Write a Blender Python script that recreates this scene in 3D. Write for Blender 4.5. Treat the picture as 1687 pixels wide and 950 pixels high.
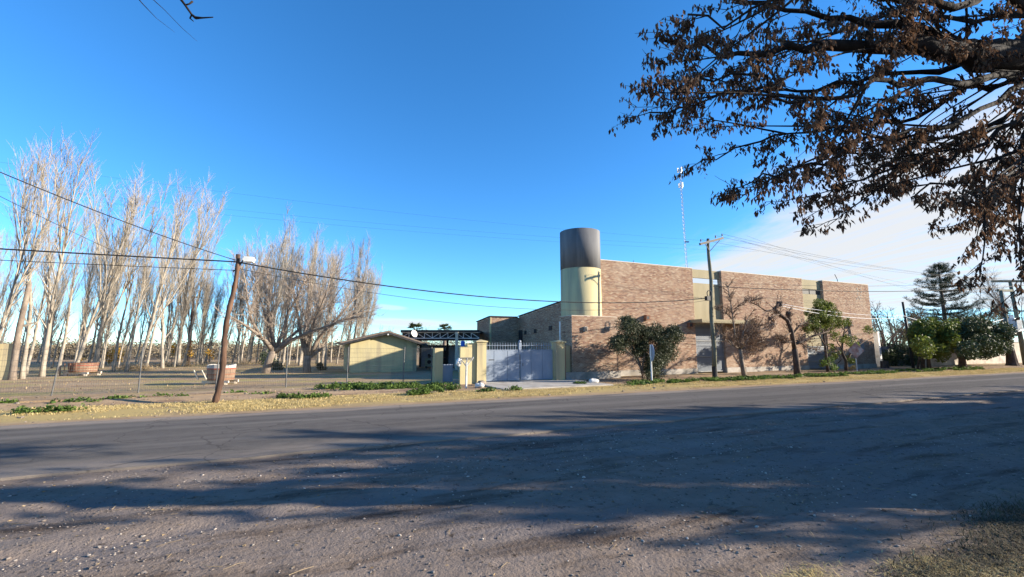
import bpy, math, random
import numpy as np
from mathutils import Vector, Matrix
R_ = math.radians
for o in list(bpy.data.objects): bpy.data.objects.remove(o)
scene = bpy.context.scene
COL = scene.collection

# ------------------------------------------------------------------ camera
# world: X runs along the road, Y across it, Z up; the camera stands on the near gravel verge
PHI, PITCH, CAMH = R_(24), R_(7.4), 1.7
FPX = 735.0
RIGHT = Vector((math.cos(PHI), -math.sin(PHI), 0))
FWDH = Vector((math.sin(PHI), math.cos(PHI), 0))
UPZ = Vector((0, 0, 1))
FWD = FWDH*math.cos(PITCH) + UPZ*math.sin(PITCH)
CUP = -FWDH*math.sin(PITCH) + UPZ*math.cos(PITCH)
CAM = Vector((0, 0, CAMH))
cam = bpy.data.cameras.new('camera'); camo = bpy.data.objects.new('camera', cam); COL.objects.link(camo)
cam.sensor_width = 36; cam.lens = 36*FPX/1687; cam.clip_start = 0.05; cam.clip_end = 6000
camo.location = CAM; camo.rotation_euler = (math.pi/2 + PITCH, 0, -PHI)
scene.camera = camo

# ------------------------------------------------------------------ sky, sun, exposure
SUN_HEAD, SUN_EL = 115.0, 17.0           # heading clockwise from +Y
SUNV = Vector((math.sin(R_(SUN_HEAD))*math.cos(R_(SUN_EL)), math.cos(R_(SUN_HEAD))*math.cos(R_(SUN_EL)), math.sin(R_(SUN_EL))))
w = bpy.data.worlds.new('World'); scene.world = w; w.use_nodes = True
def build_world():
    nt = w.node_tree; N = nt.nodes; L = nt.links; N.clear()
    out = N.new('ShaderNodeOutputWorld'); bg = N.new('ShaderNodeBackground'); bg.inputs['Strength'].default_value = 0.118
    L.new(bg.outputs[0], out.inputs[0])
    sky = N.new('ShaderNodeTexSky'); sky.sky_type = 'NISHITA'; sky.sun_disc = False
    sky.sun_elevation = R_(SUN_EL); sky.sun_rotation = R_(SUN_HEAD)
    sky.air_density = 1.0; sky.dust_density = 0.0; sky.ozone_density = 3.0; sky.altitude = 2000
    hs = N.new('ShaderNodeHueSaturation'); hs.inputs['Saturation'].default_value = 1.12
    tint = N.new('ShaderNodeMix'); tint.data_type = 'RGBA'; tint.blend_type = 'MULTIPLY'; tint.inputs[0].default_value = 1.0; tint.inputs[7].default_value = (0.73, 0.93, 1.06, 1)
    L.new(sky.outputs[0], tint.inputs[6]); L.new(tint.outputs[2], hs.inputs['Color'])
    tc = N.new('ShaderNodeTexCoord')
    sep = N.new('ShaderNodeSeparateXYZ'); L.new(tc.outputs['Generated'], sep.inputs[0])
    def math_(op, a, b=None, c=None):
        n = N.new('ShaderNodeMath'); n.operation = op
        for i, x in enumerate((a, b, c)):
            if x is None: continue
            if isinstance(x, (int, float)): n.inputs[i].default_value = x
            else: L.new(x, n.inputs[i])
        return n.outputs[0]
    def sstep(x, a, b):
        n = N.new('ShaderNodeMapRange'); n.interpolation_type = 'SMOOTHSTEP'
        L.new(x, n.inputs[0]); n.inputs[1].default_value = a; n.inputs[2].default_value = b
        return n.outputs[0]
    z = math_('MAXIMUM', sep.outputs[2], 0.004)
    px = math_('DIVIDE', sep.outputs[0], z); py = math_('DIVIDE', sep.outputs[1], z)
    pr = math_('SUBTRACT', math_('MULTIPLY', px, math.cos(PHI)), math_('MULTIPLY', py, math.sin(PHI)))
    pf = math_('ADD', math_('MULTIPLY', px, math.sin(PHI)), math_('MULTIPLY', py, math.cos(PHI)))
    def noise(sx, sy, scale, detail=6, rough=0.55, dist=0.0):
        c = N.new('ShaderNodeCombineXYZ')
        L.new(math_('MULTIPLY', pr, sx), c.inputs[0]); L.new(math_('MULTIPLY', pf, sy), c.inputs[1])
        n = N.new('ShaderNodeTexNoise'); n.inputs['Scale'].default_value = scale; n.inputs['Detail'].default_value = detail
        n.inputs['Roughness'].default_value = rough; n.inputs['Distortion'].default_value = dist
        L.new(c.outputs[0], n.inputs['Vector']); return n.outputs[0]
    n1 = noise(0.55, 0.30, 1.0, 7, 0.6, 0.4); n2 = noise(2.2, 0.9, 1.0, 6, 0.6, 0.8)
    edge = math_('ADD', pr, math_('ADD', math_('MULTIPLY', math_('SUBTRACT', n1, 0.5), 2.2), math_('MULTIPLY', math_('SUBTRACT', n2, 0.5), 0.8)))
    sheet = sstep(edge, 1.45, 2.45)
    far = math_('ADD', pf, math_('MULTIPLY', math_('SUBTRACT', n1, 0.5), 5.0))
    sheet = math_('MULTIPLY', sheet, math_('SUBTRACT', 1.0, math_('MULTIPLY', sstep(far, 10.5, 13.5), math_('SUBTRACT', 1.0, math_('MULTIPLY', sstep(far, 17, 19), 0.5)))))
    tex = math_('ADD', 0.30, math_('MULTIPLY', noise(2.6, 0.30, 1.2, 6, 0.65, 0.6), 1.15))
    sheet = math_('MINIMUM', math_('MULTIPLY', sheet, tex), 0.97)
    # two small lens clouds low over the far poplars
    def blob(cr, cf, sr, sf, amp):
        a = math_('DIVIDE', math_('SUBTRACT', pr, cr), sr); b = math_('DIVIDE', math_('SUBTRACT', pf, cf), sf)
        d = math_('ADD', math_('MULTIPLY', a, a), math_('MULTIPLY', b, b))
        d = math_('ADD', d, math_('MULTIPLY', math_('SUBTRACT', n2, 0.5), 1.6))
        return math_('MULTIPLY', math_('SUBTRACT', 1.0, sstep(d, 0.25, 1.5)), amp)
    m = math_('MAXIMUM', sheet, blob(-3.2, 11.5, 0.45, 0.9, 0.55))
    m = math_('MAXIMUM', m, blob(-4.6, 19.5, 2.1, 3.6, 0.85))
    m = math_('MULTIPLY', m, sstep(sep.outputs[2], 0.0, 0.02))
    mix = N.new('ShaderNodeMix'); mix.data_type = 'RGBA'
    L.new(m, mix.inputs[0]); L.new(hs.outputs[0], mix.inputs[6]); mix.inputs[7].default_value = (2.75, 2.8, 2.85, 1)
    L.new(mix.outputs[2], bg.inputs['Color'])
build_world()
sl = bpy.data.lights.new('sun', 'SUN'); sl.energy = 5.0; sl.angle = R_(0.6); sl.color = (1.0, 0.90, 0.75)
slo = bpy.data.objects.new('sun', sl); COL.objects.link(slo); slo.rotation_euler = (-SUNV).to_track_quat('-Z', 'Y').to_euler(); slo.location = (40, -20, 30)
scene.view_settings.view_transform = 'Standard'; scene.view_settings.look = 'None'
scene.view_settings.gamma = 1.0; scene.view_settings.exposure = 1.40; scene.view_settings.use_curve_mapping = False
scene.render.resolution_x = 1024; scene.render.resolution_y = 577

# ------------------------------------------------------------------ helpers
def ray(u, v): return FWD + RIGHT*((u-843.5)/FPX) - CUP*((v-475)/FPX)
def gp(u, v, z=0.0):
    d = ray(u, v); return CAM + d*((z-CAMH)/d.z)
def py_(u, v, Y):
    d = ray(u, v); return CAM + d*(Y/d.y)
def at(u, v, d): return CAM + ray(u, v)*d
def cf(x, y, z=0.0): return RIGHT*x + FWDH*y + UPZ*z

class MB:
    def __init__(s): s.v = []; s.f = []; s.mi = []; s.cur = 0
    def add(s, vs, fs):
        b = len(s.v); s.v.extend([tuple(q) for q in vs]); s.f.extend([tuple(i+b for i in f) for f in fs]); s.mi.extend([s.cur]*len(fs))
    def box(s, a, b, M=None, bevel=0):
        x0, y0, z0 = a; x1, y1, z1 = b
        vs = [Vector(p) for p in ((x0,y0,z0),(x1,y0,z0),(x1,y1,z0),(x0,y1,z0),(x0,y0,z1),(x1,y0,z1),(x1,y1,z1),(x0,y1,z1))]
        if M is not None: vs = [M @ q for q in vs]
        s.add(vs, [(0,3,2,1),(4,5,6,7),(0,1,5,4),(1,2,6,5),(2,3,7,6),(3,0,4,7)])
    def prism(s, prof, M, depth):      # profile in local xz, extruded along local y
        n = len(prof)
        vs = [M @ Vector((x, 0, z)) for x, z in prof] + [M @ Vector((x, depth, z)) for x, z in prof]
        s.add(vs, [tuple(range(n)), tuple(range(2*n-1, n-1, -1))] + [(i, i+n, (i+1) % n+n, (i+1) % n) for i in range(n)])
    def beam(s, p, q, wd, ht=None):
        p = Vector(p); q = Vector(q); d = (q-p); L = d.length; d.normalize()
        up = UPZ if abs(d.z) < 0.95 else Vector((1, 0, 0))
        x = d.cross(up).normalized(); y = x.cross(d); ht = ht or wd
        c = [(-wd/2, -ht/2), (wd/2, -ht/2), (wd/2, ht/2), (-wd/2, ht/2)]
        vs = [p+x*a+y*b for a, b in c] + [q+x*a+y*b for a, b in c]
        s.add(vs, [(0,1,2,3),(7,6,5,4),(0,4,5,1),(1,5,6,2),(2,6,7,3),(3,7,4,0)])
    def tube(s, pts, rad, n=6, cap=True):
        pts = [Vector(p) for p in pts]
        if not hasattr(rad, '__len__'): rad = [rad]*len(pts)
        b = len(s.v); prev = None
        for i, p in enumerate(pts):
            d = pts[min(i+1, len(pts)-1)] - pts[max(i-1, 0)]
            if d.length < 1e-9: d = Vector((0, 0, 1))
            d.normalize()
            if prev is None:
                a = UPZ if abs(d.z) < 0.9 else Vector((1, 0, 0)); x = d.cross(a).normalized()
            else:
                x = (prev - d*prev.dot(d))
                x = x.normalized() if x.length > 1e-6 else d.orthogonal().normalized()
            prev = x; y = d.cross(x)
            for k in range(n):
                t = 2*math.pi*k/n; q = p + (x*math.cos(t)+y*math.sin(t))*rad[i]
                s.v.append((q.x, q.y, q.z))
        for i in range(len(pts)-1):
            for k in range(n):
                s.f.append((b+i*n+k, b+i*n+(k+1) % n, b+(i+1)*n+(k+1) % n, b+(i+1)*n+k)); s.mi.append(s.cur)
        if cap:
            s.f.append(tuple(b+k for k in range(n-1, -1, -1))); s.mi.append(s.cur)
            e = b+(len(pts)-1)*n; s.f.append(tuple(e+k for k in range(n))); s.mi.append(s.cur)
    def lathe(s, c, prof, n=32):       # prof = list of (r, z)
        b = len(s.v); c = Vector(c)
        for r, z in prof:
            for k in range(n):
                t = 2*math.pi*k/n; s.v.append((c.x+r*math.cos(t), c.y+r*math.sin(t), c.z+z))
        for i in range(len(prof)-1):
            for k in range(n):
                s.f.append((b+i*n+k, b+i*n+(k+1) % n, b+(i+1)*n+(k+1) % n, b+(i+1)*n+k)); s.mi.append(s.cur)
        s.f.append(tuple(b+k for k in range(n-1, -1, -1))); s.mi.append(s.cur)
        e = b+(len(prof)-1)*n; s.f.append(tuple(e+k for k in range(n))); s.mi.append(s.cur)
    def mesh(s, name, mats, smooth=False):
        me = bpy.data.meshes.new(name); me.from_pydata(s.v, [], s.f)
        for m in (mats if isinstance(mats, (list, tuple)) else [mats]): me.materials.append(m)
        if isinstance(mats, (list, tuple)) and len(mats) > 1: me.polygons.foreach_set('material_index', s.mi)
        if smooth: me.polygons.foreach_set('use_smooth', [True]*len(me.polygons))
        me.update(); return me

def tag(o, label=None, cat=None, group=None, kind=None):
    if label: o['label'] = label
    if cat: o['category'] = cat
    if group: o['group'] = group
    if kind: o['kind'] = kind
    return o
def link(name, me, parent=None):
    o = bpy.data.objects.new(name, me); COL.objects.link(o)
    if parent is not None:
        o.parent = parent
        if parent.type == 'EMPTY': o.matrix_parent_inverse = Matrix.Translation(-parent.location)
    return o
def obj(name, mb, mats, parent=None, smooth=False):
    return link(name, mb.mesh(name, mats, smooth), parent)
def thing(name, label, cat, loc=(0, 0, 0), group=None):
    o = bpy.data.objects.new(name, None); COL.objects.link(o); o.location = Vector(loc); o.empty_display_size = 0.2
    return tag(o, label, cat, group)
def struct(name, mb, mats, smooth=False): return tag(obj(name, mb, mats, None, smooth), kind='structure')
def copy_tree(o, parent=None):
    c = o.copy(); COL.objects.link(c); c.parent = parent
    for ch in o.children:
        copy_tree(ch, c)
    return c
def np_mesh(name, V, Fq, mat, smooth=False):
    me = bpy.data.meshes.new(name); V = np.asarray(V, dtype=np.float32); Fq = np.asarray(Fq, dtype=np.int32)
    k = Fq.shape[1]
    me.vertices.add(len(V)); me.vertices.foreach_set('co', V.ravel())
    me.loops.add(Fq.size); me.loops.foreach_set('vertex_index', Fq.ravel())
    me.polygons.add(len(Fq)); me.polygons.foreach_set('loop_start', np.arange(0, Fq.size, k, dtype=np.int32))
    if smooth: me.polygons.foreach_set('use_smooth', np.ones(len(Fq), dtype=bool))
    me.materials.append(mat); me.update(); me.validate()
    if not smooth: me.shade_flat()
    return me

# ------------------------------------------------------------------ materials
def nodes(name):
    m = bpy.data.materials.new(name); m.use_nodes = True
    return m, m.node_tree.nodes, m.node_tree.links, m.node_tree.nodes['Principled BSDF']
def rgb(c): return (c[0], c[1], c[2], 1)
def pm(name, c1, c2, scale=4.0, rough=0.9, bump=0.0, bscale=None, stretch=(1, 1, 1), island=0.0, metal=0.0, detail=6, c3=None, s3=0.6, st3=(1, 1, 1), lo=0.35, hi=0.68, spec=0.25, trans=None):
    m, N, L, P = nodes(name)
    P.inputs['Roughness'].default_value = rough; P.inputs['Metallic'].default_value = metal
    P.inputs['Specular IOR Level'].default_value = spec
    tc = N.new('ShaderNodeTexCoord'); mp = N.new('ShaderNodeMapping'); mp.inputs['Scale'].default_value = stretch
    L.new(tc.outputs['Object'], mp.inputs[0])
    n = N.new('ShaderNodeTexNoise'); n.inputs['Scale'].default_value = scale; n.inputs['Detail'].default_value = detail; n.inputs['Roughness'].default_value = 0.6
    L.new(mp.outputs[0], n.inputs['Vector'])
    r = N.new('ShaderNodeValToRGB'); r.color_ramp.elements[0].position = lo; r.color_ramp.elements[1].position = hi
    r.color_ramp.elements[0].color = rgb(c1); r.color_ramp.elements[1].color = rgb(c2)
    L.new(n.outputs[0], r.inputs[0]); col = r.outputs[0]
    if c3 is not None:
        n3 = N.new('ShaderNodeTexNoise'); n3.inputs['Scale'].default_value = s3; n3.inputs['Detail'].default_value = 5
        mp3 = N.new('ShaderNodeMapping'); mp3.inputs['Scale'].default_value = st3; L.new(tc.outputs['Object'], mp3.inputs[0]); L.new(mp3.outputs[0], n3.inputs['Vector'])
        mr = N.new('ShaderNodeMapRange'); mr.inputs[1].default_value = 0.48; mr.inputs[2].default_value = 0.68; L.new(n3.outputs[0], mr.inputs[0])
        mx = N.new('ShaderNodeMix'); mx.data_type = 'RGBA'; L.new(mr.outputs[0], mx.inputs[0]); L.new(col, mx.inputs[6]); mx.inputs[7].default_value = rgb(c3); col = mx.outputs[2]
    if island > 0:
        g = N.new('ShaderNodeNewGeometry'); hv = N.new('ShaderNodeHueSaturation')
        mr = N.new('ShaderNodeMapRange'); mr.inputs[3].default_value = 1-island; mr.inputs[4].default_value = 1+island
        L.new(g.outputs['Random Per Island'], mr.inputs[0]); L.new(mr.outputs[0], hv.inputs['Value']); L.new(col, hv.inputs['Color']); col = hv.outputs[0]
    L.new(col, P.inputs['Base Color'])
    if bump > 0:
        b = N.new('ShaderNodeBump'); b.inputs['Strength'].default_value = bump; b.inputs['Distance'].default_value = 0.02
        nb = N.new('ShaderNodeTexNoise'); nb.inputs['Scale'].default_value = bscale or scale*4; nb.inputs['Detail'].default_value = 8
        L.new(mp.outputs[0], nb.inputs['Vector']); L.new(nb.outputs[0], b.inputs['Height']); L.new(b.outputs[0], P.inputs['Normal'])
    if trans:
        tr = N.new('ShaderNodeBsdfTranslucent'); L.new(col, tr.inputs[0]); ms = N.new('ShaderNodeMixShader'); ms.inputs[0].default_value = trans
        out = N['Material Output']; L.new(P.outputs[0], ms.inputs[1]); L.new(tr.outputs[0], ms.inputs[2]); L.new(ms.outputs[0], out.inputs[0])
    return m
def layered(name, base, layers, bump=0.4, bscale=30, rough=0.95):
    """base=(c1,c2,scale); layers=(colour, scale, stretch, lo, hi, ylo, yhi, soft): noise-masked tints, optionally inside a band of world Y"""
    m, N, L, P = nodes(name); P.inputs['Roughness'].default_value = rough; P.inputs['Specular IOR Level'].default_value = 0.04
    tc = N.new('ShaderNodeTexCoord'); src = tc.outputs['Object']; sp = N.new('ShaderNodeSeparateXYZ'); L.new(src, sp.inputs[0])
    def nz(scale, st, det=8):
        mp = N.new('ShaderNodeMapping'); mp.inputs['Scale'].default_value = st; L.new(src, mp.inputs[0])
        n = N.new('ShaderNodeTexNoise'); n.inputs['Scale'].default_value = scale; n.inputs['Detail'].default_value = det; n.inputs['Roughness'].default_value = 0.65
        L.new(mp.outputs[0], n.inputs['Vector']); return n.outputs[0]
    r = N.new('ShaderNodeValToRGB'); r.color_ramp.elements[0].position = 0.32; r.color_ramp.elements[1].position = 0.7
    r.color_ramp.elements[0].color = rgb(base[0]); r.color_ramp.elements[1].color = rgb(base[1]); L.new(nz(base[2], (1, 1, 1), 12), r.inputs[0]); col = r.outputs[0]
    wob = nz(0.6, (1, 1, 1), 6)
    for c, sc, st, lo, hi, y0, y1, soft in layers:
        mr = N.new('ShaderNodeMapRange'); mr.inputs[1].default_value = lo; mr.inputs[2].default_value = hi; L.new(nz(sc, st), mr.inputs[0]); f = mr.outputs[0]
        if y0 is not None:
            yy = N.new('ShaderNodeMath'); yy.operation = 'MULTIPLY_ADD'; L.new(wob, yy.inputs[0]); yy.inputs[1].default_value = soft*3; L.new(sp.outputs[1], yy.inputs[2])
            for a, b in ((y0-soft, y0+soft), (y1+soft, y1-soft)):
                s = N.new('ShaderNodeMapRange'); s.inputs[1].default_value = a+soft*1.5; s.inputs[2].default_value = b+soft*1.5; L.new(yy.outputs[0], s.inputs[0])
                mu = N.new('ShaderNodeMath'); mu.operation = 'MULTIPLY'; L.new(f, mu.inputs[0]); L.new(s.outputs[0], mu.inputs[1]); f = mu.outputs[0]
        mx = N.new('ShaderNodeMix'); mx.data_type = 'RGBA'; L.new(f, mx.inputs[0]); L.new(col, mx.inputs[6]); mx.inputs[7].default_value = rgb(c); col = mx.outputs[2]
    L.new(col, P.inputs['Base Color'])
    b = N.new('ShaderNodeBump'); b.inputs['Strength'].default_value = bump; b.inputs['Distance'].default_value = 0.03
    L.new(nz(bscale, (1, 1, 1), 10), b.inputs['Height']); L.new(b.outputs[0], P.inputs['Normal'])
    return m
def brick_mat():
    m, N, L, P = nodes('brick'); P.inputs['Roughness'].default_value = 0.92; P.inputs['Specular IOR Level'].default_value = 0.15
    g = N.new('ShaderNodeNewGeometry'); r = N.new('ShaderNodeValToRGB'); e = r.color_ramp.elements
    e[0].position = 0; e[0].color = (0.19, 0.10, 0.075, 1); e[1].position = 1; e[1].color = (0.42, 0.31, 0.22, 1)
    for p, c in ((0.15, (0.215, 0.115, 0.075)), (0.45, (0.28, 0.160, 0.102)), (0.72, (0.32, 0.19, 0.122)), (0.88, (0.335, 0.23, 0.155))):
        x = e.new(p); x.color = rgb(c)
    oi = N.new('ShaderNodeObjectInfo'); ad = N.new('ShaderNodeMath'); ad.operation = 'ADD'; fr = N.new('ShaderNodeMath'); fr.operation = 'FRACT'
    L.new(g.outputs['Random Per Island'], ad.inputs[0]); L.new(oi.outputs['Random'], ad.inputs[1]); L.new(ad.outputs[0], fr.inputs[0]); L.new(fr.outputs[0], r.inputs[0])
    # pale salt bloom, in drifts of its own over the wall
    n = N.new('ShaderNodeTexNoise'); n.inputs['Scale'].default_value = 0.55; n.inputs['Detail'].default_value = 9; n.inputs['Roughness'].default_value = 0.7; L.new(g.outputs['Position'], n.inputs['Vector'])
    mr = N.new('ShaderNodeMapRange'); mr.inputs[1].default_value = 0.47; mr.inputs[2].default_value = 0.80; mr.inputs[4].default_value = 0.7; L.new(n.outputs[0], mr.inputs[0])
    mx = N.new('ShaderNodeMix'); mx.data_type = 'RGBA'; L.new(mr.outputs[0], mx.inputs[0]); L.new(r.outputs[0], mx.inputs[6]); mx.inputs[7].default_value = (0.45, 0.355, 0.265, 1)
    n2 = N.new('ShaderNodeTexNoise'); n2.inputs['Scale'].default_value = 14; n2.inputs['Detail'].default_value = 6; L.new(g.outputs['Position'], n2.inputs['Vector'])
    mp = N.new('ShaderNodeMapping'); mp.inputs['Scale'].default_value = (1.1, 1.1, 15.0); L.new(g.outputs['Position'], mp.inputs[0]); n2.inputs['Scale'].default_value = 1.0; n2.inputs['Roughness'].default_value = 0.75; L.new(mp.outputs[0], n2.inputs['Vector'])
    hv = N.new('ShaderNodeHueSaturation'); m2 = N.new('ShaderNodeMapRange'); m2.inputs[1].default_value = 0.3; m2.inputs[2].default_value = 0.7; m2.inputs[3].default_value = 0.78; m2.inputs[4].default_value = 1.20; L.new(n2.outputs[0], m2.inputs[0]); L.new(m2.outputs[0], hv.inputs['Value'])
    L.new(mx.outputs[2], hv.inputs['Color']); L.new(hv.outputs[0], P.inputs['Base Color'])
    return m
M = {}
M['brick'] = brick_mat()
M['mortar'] = pm('mortar', (0.50, 0.43, 0.34), (0.60, 0.52, 0.42), 6, bump=0.3, bscale=60)
M['cream'] = pm('cream_plaster', (0.48, 0.40, 0.215), (0.56, 0.475, 0.265), 1.2, 0.9, 0.25, 25, (1, 1, 0.35), c3=(0.36, 0.30, 0.19), s3=2.2, st3=(1, 1, 0.10))
M['olive'] = pm('olive_plaster', (0.30, 0.255, 0.16), (0.37, 0.315, 0.205), 1.2, 0.9, 0.25, 25, (1, 1, 0.3))
M['charcoal'] = pm('charcoal_paint', (0.105, 0.105, 0.11), (0.15, 0.15, 0.155), 1.0, 0.85, 0.15, 20, (1, 1, 0.25), c3=(0.19, 0.19, 0.19), s3=2.4, st3=(1, 1, 0.08))
M['concrete'] = pm('concrete', (0.33, 0.30, 0.26), (0.46, 0.42, 0.37), 2.5, 0.92, 0.35, 40, c3=(0.27, 0.24, 0.20), s3=1.5)
M['gate'] = pm('gate_paint', (0.21, 0.255, 0.325), (0.25, 0.295, 0.365), 1.5, 0.5, 0.05, 10, c3=(0.18, 0.22, 0.28), s3=2.4, st3=(1, 1, 0.25), spec=0.4)
M['greymetal'] = pm('grey_metal', (0.20, 0.20, 0.20), (0.30, 0.30, 0.29), 3, 0.55, 0.05, 20, metal=0.2)
M['fencepost'] = pm('fence_post', (0.09, 0.09, 0.09), (0.14, 0.14, 0.135), 6, 0.6)
M['gatebar'] = pm('gate_bar', (0.20, 0.22, 0.25), (0.27, 0.29, 0.32), 5, 0.5, metal=0.3)
M['galv'] = pm('galvanised', (0.42, 0.43, 0.45), (0.55, 0.56, 0.57), 6, 0.45, 0.03, 30, metal=0.4)
M['whitepaint'] = pm('white_paint', (0.68, 0.67, 0.64), (0.80, 0.79, 0.76), 4, 0.6, 0.05, 30, c3=(0.55, 0.52, 0.47), s3=3)
M['dark'] = pm('dark_steel', (0.025, 0.024, 0.025), (0.05, 0.048, 0.048), 5, 0.6, 0.05, 20)
M['wirem'] = pm('cable_black', (0.018, 0.018, 0.018), (0.03, 0.03, 0.03), 5, 0.6)
M['wirew'] = pm('cable_white', (0.6, 0.6, 0.6), (0.72, 0.72, 0.72), 5, 0.5)
M['polewood'] = pm('pole_wood', (0.055, 0.030, 0.020), (0.165, 0.095, 0.062), 9, 0.9, 0.6, 30, (1, 1, 0.12), c3=(0.07, 0.045, 0.035), s3=2.5)
M['polegrey'] = pm('weathered_pole', (0.11, 0.11, 0.078), (0.20, 0.19, 0.145), 8, 0.9, 0.5, 30, (1, 1, 0.12))
M['poplar'] = pm('poplar_bark', (0.21, 0.178, 0.140), (0.36, 0.315, 0.255), 3.0, 0.9, 0.5, 12, (1.6, 1.6, 0.5), c3=(0.19, 0.16, 0.125), s3=2.2, lo=0.3, hi=0.55)
M['twig'] = pm('poplar_twig', (0.27, 0.23, 0.18), (0.42, 0.365, 0.295), 2.0, 0.9, island=0.25)
M['bark'] = pm('dark_bark', (0.045, 0.032, 0.026), (0.13, 0.095, 0.075), 7, 0.95, 0.8, 18, (1, 1, 0.35))
M['greybark'] = pm('grey_bark', (0.13, 0.10, 0.08), (0.28, 0.225, 0.175), 4, 0.95, 0.7, 16, (1, 1, 0.5))
M['shadedbark'] = pm('shaded_near_bark', (0.010, 0.008, 0.007), (0.030, 0.022, 0.018), 7, 0.95, 0.8, 18, (1, 1, 0.5))  # near-black: shade on the boughs is put into the bark colour
M['redtwig'] = pm('pruned_limb', (0.23, 0.18, 0.14), (0.37, 0.30, 0.24), 4, 0.9, 0.3, 16, island=0.2)
M['drytwig'] = pm('dry_twig', (0.13, 0.085, 0.06), (0.24, 0.165, 0.115), 4, 0.95, island=0.3)
M['dryleaf'] = pm('dry_leaf', (0.060, 0.034, 0.021), (0.17, 0.098, 0.058), 5, 0.85, island=0.6, trans=0.28)
M['bushleaf'] = pm('bush_leaf', (0.020, 0.028, 0.010), (0.075, 0.085, 0.035), 3, 0.6, island=0.5, spec=0.4, trans=0.12)
M['greenleaf'] = pm('green_leaf', (0.075, 0.105, 0.018), (0.17, 0.195, 0.035), 2, 0.6, island=0.4, spec=0.35, trans=0.3)
M['darkleaf'] = pm('dark_leaf', (0.030, 0.045, 0.018), (0.075, 0.095, 0.036), 2, 0.6, island=0.4, spec=0.35, trans=0.15)
M['olivleaf'] = pm('olive_leaf', (0.075, 0.075, 0.03), (0.16, 0.145, 0.06), 2, 0.7, island=0.4, trans=0.25)
M['needle'] = pm('needle', (0.035, 0.048, 0.026), (0.085, 0.095, 0.048), 2, 0.7, island=0.4)
M['weed'] = pm('weed_leaf', (0.045, 0.085, 0.015), (0.13, 0.19, 0.04), 1.5, 0.7, island=0.4, trans=0.3)
M['straw'] = pm('dry_grass', (0.46, 0.35, 0.15), (0.68, 0.54, 0.26), 2, 0.9, island=0.3, trans=0.25)
M['brownstraw'] = pm('brown_straw', (0.20, 0.14, 0.075), (0.40, 0.30, 0.17), 2, 0.9, island=0.4)
M['shadestraw'] = pm('shaded_straw', (0.05, 0.042, 0.022), (0.13, 0.10, 0.055), 2, 0.9, island=0.4)  # tree shade at the verge is put into this straw colour
M['autumn'] = pm('autumn_leaf', (0.42, 0.22, 0.03), (0.60, 0.38, 0.06), 2, 0.8, island=0.3, trans=0.3)
M['stone'] = pm('stone', (0.10, 0.082, 0.07), (0.27, 0.225, 0.19), 9, 0.9, 0.3, 40, island=0.4)
M['whitestone'] = pm('white_stone', (0.52, 0.50, 0.47), (0.68, 0.66, 0.62), 5, 0.9, 0.4, 25, c3=(0.36, 0.33, 0.30), s3=5)
M['rooftile'] = pm('roof_tile', (0.15, 0.115, 0.09), (0.26, 0.20, 0.16), 5, 0.9, 0.4, 20)
M['vatwood'] = pm('vat_wood', (0.17, 0.115, 0.08), (0.29, 0.205, 0.145), 6, 0.9, 0.4, 25, (1, 1, 0.15), island=0.25)
M['vatpale'] = pm('vat_pale', (0.34, 0.32, 0.29), (0.48, 0.45, 0.41), 6, 0.9, 0.3, 25, (1, 1, 0.2), island=0.15)
M['hoop'] = pm('hoop_red', (0.25, 0.06, 0.04), (0.36, 0.10, 0.06), 6, 0.7)
M['rust'] = pm('rust', (0.16, 0.075, 0.045), (0.26, 0.13, 0.08), 6, 0.9)
M['palewood'] = pm('pale_board', (0.50, 0.43, 0.33), (0.64, 0.56, 0.44), 5, 0.9, 0.2, 20)
M['bluewall'] = pm('blue_grey_render', (0.36, 0.40, 0.46), (0.44, 0.48, 0.54), 1.5, 0.9, 0.1, 20)
M['blue'] = pm('blue_plastic', (0.02, 0.12, 0.50), (0.03, 0.16, 0.60), 3, 0.4)
M['machine'] = pm('machine_green', (0.38, 0.48, 0.36), (0.50, 0.60, 0.46), 4, 0.6)
M['sign'] = pm('sign_faded', (0.20, 0.105, 0.09), (0.34, 0.22, 0.20), 5, 0.6, c3=(0.36, 0.33, 0.33), s3=3)
M['signblue'] = pm('sign_back', (0.30, 0.36, 0.46), (0.38, 0.44, 0.54), 4, 0.45, metal=0.2)
M['lens'] = pm('lamp_lens', (0.70, 0.69, 0.64), (0.80, 0.79, 0.74), 4, 0.35)
M['farwall'] = pm('far_wall', (0.44, 0.38, 0.30), (0.58, 0.51, 0.42), 1.0, 0.9, 0.2, 12, c3=(0.34, 0.29, 0.24), s3=1.6)
M['ground'] = layered('ground_dirt', ((0.25, 0.19, 0.145), (0.36, 0.285, 0.22), 1.4), [((0.32, 0.26, 0.13), 0.35, (1, 1, 1), 0.5, 0.65, None, None, 0)], 0.4, 12)
M['nearverge'] = layered('gravel_dirt', ((0.178, 0.136, 0.105), (0.26, 0.206, 0.168), 2.2), [
    ((0.19, 0.16, 0.145), 0.7, (0.25, 1.0, 1), 0.45, 0.62, None, None, 0),
    ((0.085, 0.062, 0.048), 1.3, (0.22, 1.2, 1), 0.52, 0.66, None, None, 0),
    ((0.245, 0.205, 0.175), 0.5, (0.5, 1.0, 1), 0.54, 0.66, 4.2, 7.6, 0.5),
    ((0.065, 0.05, 0.04), 9.0, (1, 1, 1), 0.58, 0.68, None, None, 0),
    ((0.27, 0.225, 0.185), 26.0, (1, 1, 1), 0.63, 0.70, None, None, 0)], 0.9, 24)
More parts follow.
